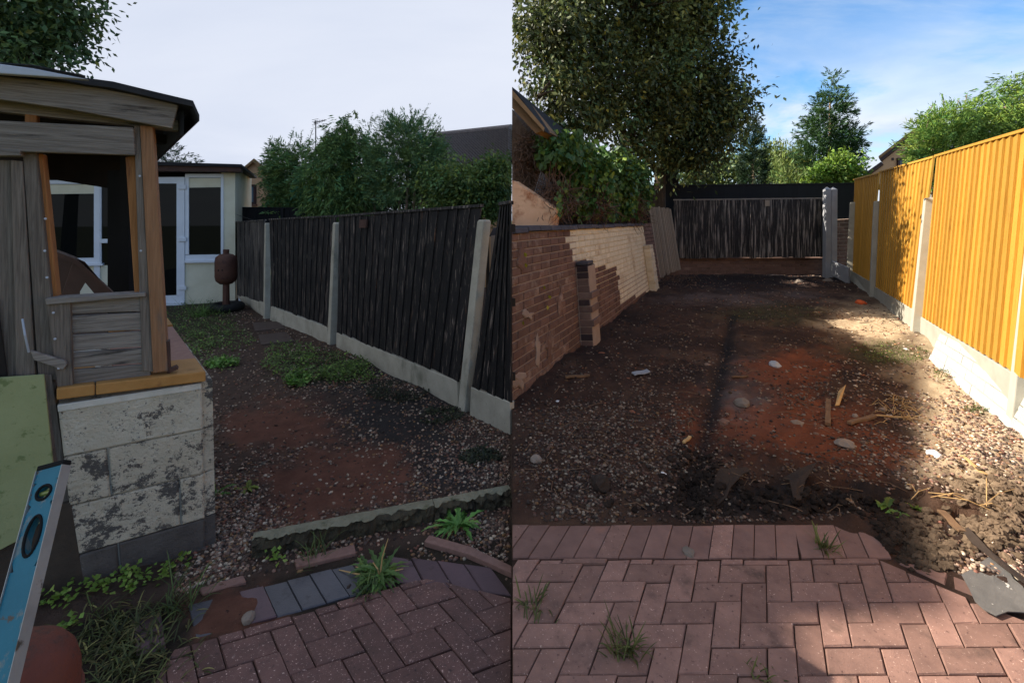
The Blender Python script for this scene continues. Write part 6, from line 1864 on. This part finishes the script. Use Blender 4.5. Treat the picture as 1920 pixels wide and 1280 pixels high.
for i in range(70):
    x, y = RND.gauss(1255, 22), RND.gauss(522, 9)
    a_ = zR(x, max(y, 505)); v = Vector((RND.uniform(-.4, .4), RND.uniform(-.3, .3), 0))
    mb.tube([a_, a_ + v * .5 + Vector((0, 0, RND.uniform(.05, .22))), a_ + v + Vector((0, 0, .02))], .004, 3, cap=False)
tag(mb.build('brush_heap', M['deadvine'], None, fix=False), 'small heap of dead brush at the foot of the slatted panel', None, None, 'stuff')
# soil clods and stones
def scatter_px(n, reg):
    k = NP.integers(0, len(reg), n); rr = np.array(reg, float)[k]
    px = rr[:, 0] + NP.normal(0, .5, n) * rr[:, 2]; py = rr[:, 1] + NP.normal(0, .5, n) * rr[:, 3]
    py = np.clip(py, 505, 1100)
    Y = F * H / (py - 390); X = np.maximum((px - CX) / F * Y, .03)
    return X, Y
X, Y = scatter_px(2200, [(1450, 945, 260, 34), (1870, 930, 70, 50), (1690, 1000, 70, 40), (1860, 1000, 70, 40), (1300, 900, 40, 60), (1740, 1040, 50, 24)])
ok = (Y > 2.27) | (X > 1.72)
X, Y = X[ok], Y[ok]
s = np.minimum(NP.gamma(1.6, .006, len(X)) + .004, .024)
dry = sstep(1.75, 2.2, X - (Y - 2.2) * .8)[:, None]  # sunlight on drier soil painted in: clods paler to the right
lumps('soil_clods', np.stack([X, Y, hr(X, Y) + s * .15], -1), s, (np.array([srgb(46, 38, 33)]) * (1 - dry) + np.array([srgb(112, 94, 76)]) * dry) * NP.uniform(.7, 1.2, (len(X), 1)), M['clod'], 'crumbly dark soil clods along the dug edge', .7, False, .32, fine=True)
X, Y = scatter_px(1100, [(1440, 560, 200, 20), (1300, 530, 120, 14), (1520, 520, 60, 12), (1180, 750, 200, 120), (1500, 740, 160, 90)])
s = NP.gamma(1.5, .004, len(X)) + .004
lumps('stone_chips', np.stack([X, Y, hr(X, Y) + s * .1], -1), s, np.array([srgb(150, 128, 108), srgb(130, 98, 78), srgb(126, 110, 96), srgb(150, 96, 70)])[NP.integers(0, 4, len(X))] * NP.uniform(.6, 1, (len(X), 1)), M['pebble'], 'angular stone chips strewn over the cleared soil', .6, False, .2)
def rock(name, x, y, s, m, label, cat, side='r', flat=.7, group=None, sub=2, up=.3):
    p = (zR if side == 'r' else zL)(x, y)
    bm = bmesh.new(); bmesh.ops.create_icosphere(bm, subdivisions=sub, radius=s)
    sd = RND.uniform(0, 90)
    for v in bm.verts:
        k = 1 + .38 * mnoise.noise(v.co / s * 1.1 + Vector((sd, 0, 0))) + .15 * mnoise.noise(v.co / s * 3 + Vector((sd, 4, 0)))
        v.co *= k; v.co.z *= flat
    me = bpy.data.meshes.new(name); bm.to_mesh(me); bm.free(); me.materials.append(m)
    o = bpy.data.objects.new(name, me); COL.objects.link(o); o.location = p + Vector((0, 0, s * flat * up)); o.rotation_euler = (0, 0, RND.uniform(0, 6))
    return tag(o, label, cat, group)
rock('brick_lump', 1614, 570, .075, M['red_rubble'], 'bright orange-red brick lump on the sunlit gravel near the fence', 'rubble')
rock('stone', 1391, 757, .06, M['stone'], 'tan stone right of the dark trench', 'stone')
rock('stone', 1453, 690, .055, M['concrete_grey'], 'bluish stone on the red soil patch', 'stone')
rock('stone', 1582, 838, .06, M['stone'], 'wide flat stone on the red soil near the dug edge', 'stone', flat=.45)
rock('stone', 1752, 853, .04, M['white_scrap'], 'pale stone on the edge of the sunlit strip', 'stone')
rock('stone', 1005, 860, .035, M['stone'], 'brown stone on dark gravel near the seam', 'stone')
rock('stone', 1126, 908, .06, M['membrane'], 'dark angular lump above the paving edge', 'stone')
rock('stone', 1291, 1037, .028, M['stone'], 'small pale stone lying on the paving edge row', 'stone')
rock('stone', 1327, 688, .035, M['brick_smeared'], 'pink pebble beside the trench', 'stone')
rock('stone', 465, 1164, .026, M['stone'], 'small grey stone on the red sand heap', 'stone', 'l')
rock('stone', 1358, 790, .035, M['brick_smeared'], 'tan brick chip right of the trench middle', 'stone')
rock('stone', 1498, 530, .08, M['stone'], 'left pale rubble lump before the twin posts', 'stone')
rock('stone', 1552, 526, .09, M['stone'], 'right pale rubble lump before the twin posts', 'stone')
for x, y, s, lab in ((1046, 748, .022, 'white torn scrap on dark gravel near the brick wall'), (1244, 890, .02, 'white scrap on gravel above the paving'), (1700, 659, .03, 'white scrap on the sunlit gravel by the gravel board'), (945, 1040, .012, 'pale blue-white bead in gravel near the seam')):
    rock('scrap', x, y, s, M['white_scrap'], lab, 'scrap', 'r' if x > 960 else 'l', .35, sub=1)
# torn membrane flaps at the dug edge, felt sheet at the right
def flap(name, pts, m, label, cat, th=.006, hts=None):
    mb = MB(); n = len(pts)
    top = []
    for i, (x, y) in enumerate(pts):
        p = zR(x, y); p.z += .02 + (hts[i] if hts else 0)
        top.append(p)
    c_ = sum(top, Vector()) / n + Vector((0, 0, .012))
    mb.add(top + [c_] + [p - Vector((0, 0, th)) for p in top] + [c_ - Vector((0, 0, th))], [(i, (i + 1) % n, n) for i in range(n)] + [((i + 1) % n + n + 1, i + n + 1, 2 * n + 1) for i in range(n)] + [(i, i + n + 1, (i + 1) % n + n + 1, (i + 1) % n) for i in range(n)])
    return tag(mb.build(name, m, None), label, cat)
def flat_flap(name, pts, m, label, cat, th=.004, hts=None):
    mb = MB(); n = len(pts)
    top = []
    for i, (x, y) in enumerate(pts):
        p = GR(x, y); p.z += .018 + (hts[i] if hts else 0); top.append(p)
    rings = [top]
    c_ = sum(top, Vector()) / n
    for k in (.66, .33):
        rings.append([c_.lerp(p, k) + Vector((0, 0, .004 * mnoise.noise(p * 6 + Vector((k * 9, 0, 0))))) for p in top])
    V = [p for r in rings for p in r] + [c_]
    V2 = [p - Vector((0, 0, th)) for p in V]
    fs = []
    for k in range(2):
        for i in range(n): fs.append((k * n + i, k * n + (i + 1) % n, (k + 1) * n + (i + 1) % n, (k + 1) * n + i))
    for i in range(n): fs.append((2 * n + i, 2 * n + (i + 1) % n, 3 * n))
    m0 = len(V)
    fs = fs + [tuple(i + m0 for i in reversed(f)) for f in fs] + [(i, i + m0, (i + 1) % n + m0, (i + 1) % n) for i in range(n)]
    mb.add(V + V2, fs)
    return tag(mb.build(name, m, None, smooth=False), label, cat)
flap('torn_membrane', [(1338, 925), (1342, 916), (1350, 907), (1370, 900), (1400, 891), (1408, 894), (1392, 906), (1384, 918), (1370, 926), (1362, 940), (1345, 945)], M['membrane'], 'left dark torn membrane flap at the dug edge', 'membrane', hts=[.0, .02, .03, .02, .035, .03, .01, .02, .0, 0, 0])
flap('torn_membrane', [(1468, 905), (1500, 898), (1532, 892), (1510, 920), (1502, 945), (1488, 950), (1480, 920)], M['membrane'], 'right brown torn membrane flap at the dug edge', 'membrane', hts=[.03, .04, .05, .03, 0, 0, .02])
flap('cardboard_scrap', [(1566, 768), (1572, 745), (1586, 736), (1580, 752), (1574, 766)], M['straw'], 'torn tan cardboard scrap standing on the soil', 'scrap', hts=[0, .03, .06, .03, 0])
flat_flap('felt_sheet', [(1803, 1084), (1820, 1074), (1826, 1064), (1840, 1060), (1858, 1048), (1872, 1064), (1890, 1074), (1900, 1092), (1917, 1106), (1930, 1128), (1922, 1156), (1890, 1154), (1868, 1162), (1845, 1150), (1828, 1134), (1818, 1112)], M['feltsheet'], 'dark grey roofing felt sheet with white marks at the right edge', 'felt sheet', th=.004)
flap('felt_strip', [(1806, 1006), (1822, 1022), (1870, 1068), (1920, 1105), (1920, 1090), (1850, 1040), (1815, 1002)], M['membrane'], 'torn brown felt strip running to the right picture edge', 'felt sheet', th=.004)
# yellow leaves caught on the wall
mb = None
lp_ = []
for k, (x, y, yc) in enumerate(((983, 473, 5), (985, 493, 5), (1020, 535, 5), (1029, 553, 5), (982, 602, 5), (1027, 572, 5))):
    o0 = qw.c[0] + qw.n * .02
    d = Vector(((x - CX) / F, 1, -(y - HZ) / F)); t = (o0 - Vector((0, 0, H))).dot(qw.n) / d.dot(qw.n)
    p = Vector((0, 0, H)) + d * t
    lp_.append(p)
pos = np.array([tuple(p) for p in lp_])
o = leaf_mesh('climber_leaves', pos, np.tile([.1, .2, -1.], (len(pos), 1)) + NP.normal(0, .3, (len(pos), 3)), np.full(len(pos), .05), .4, leafcols(len(pos), srgb(170, 160, 50), .2), M['leaf'], None)
tag(o, 'few yellow-green leaves clinging to the bare brickwork', 'leaves')
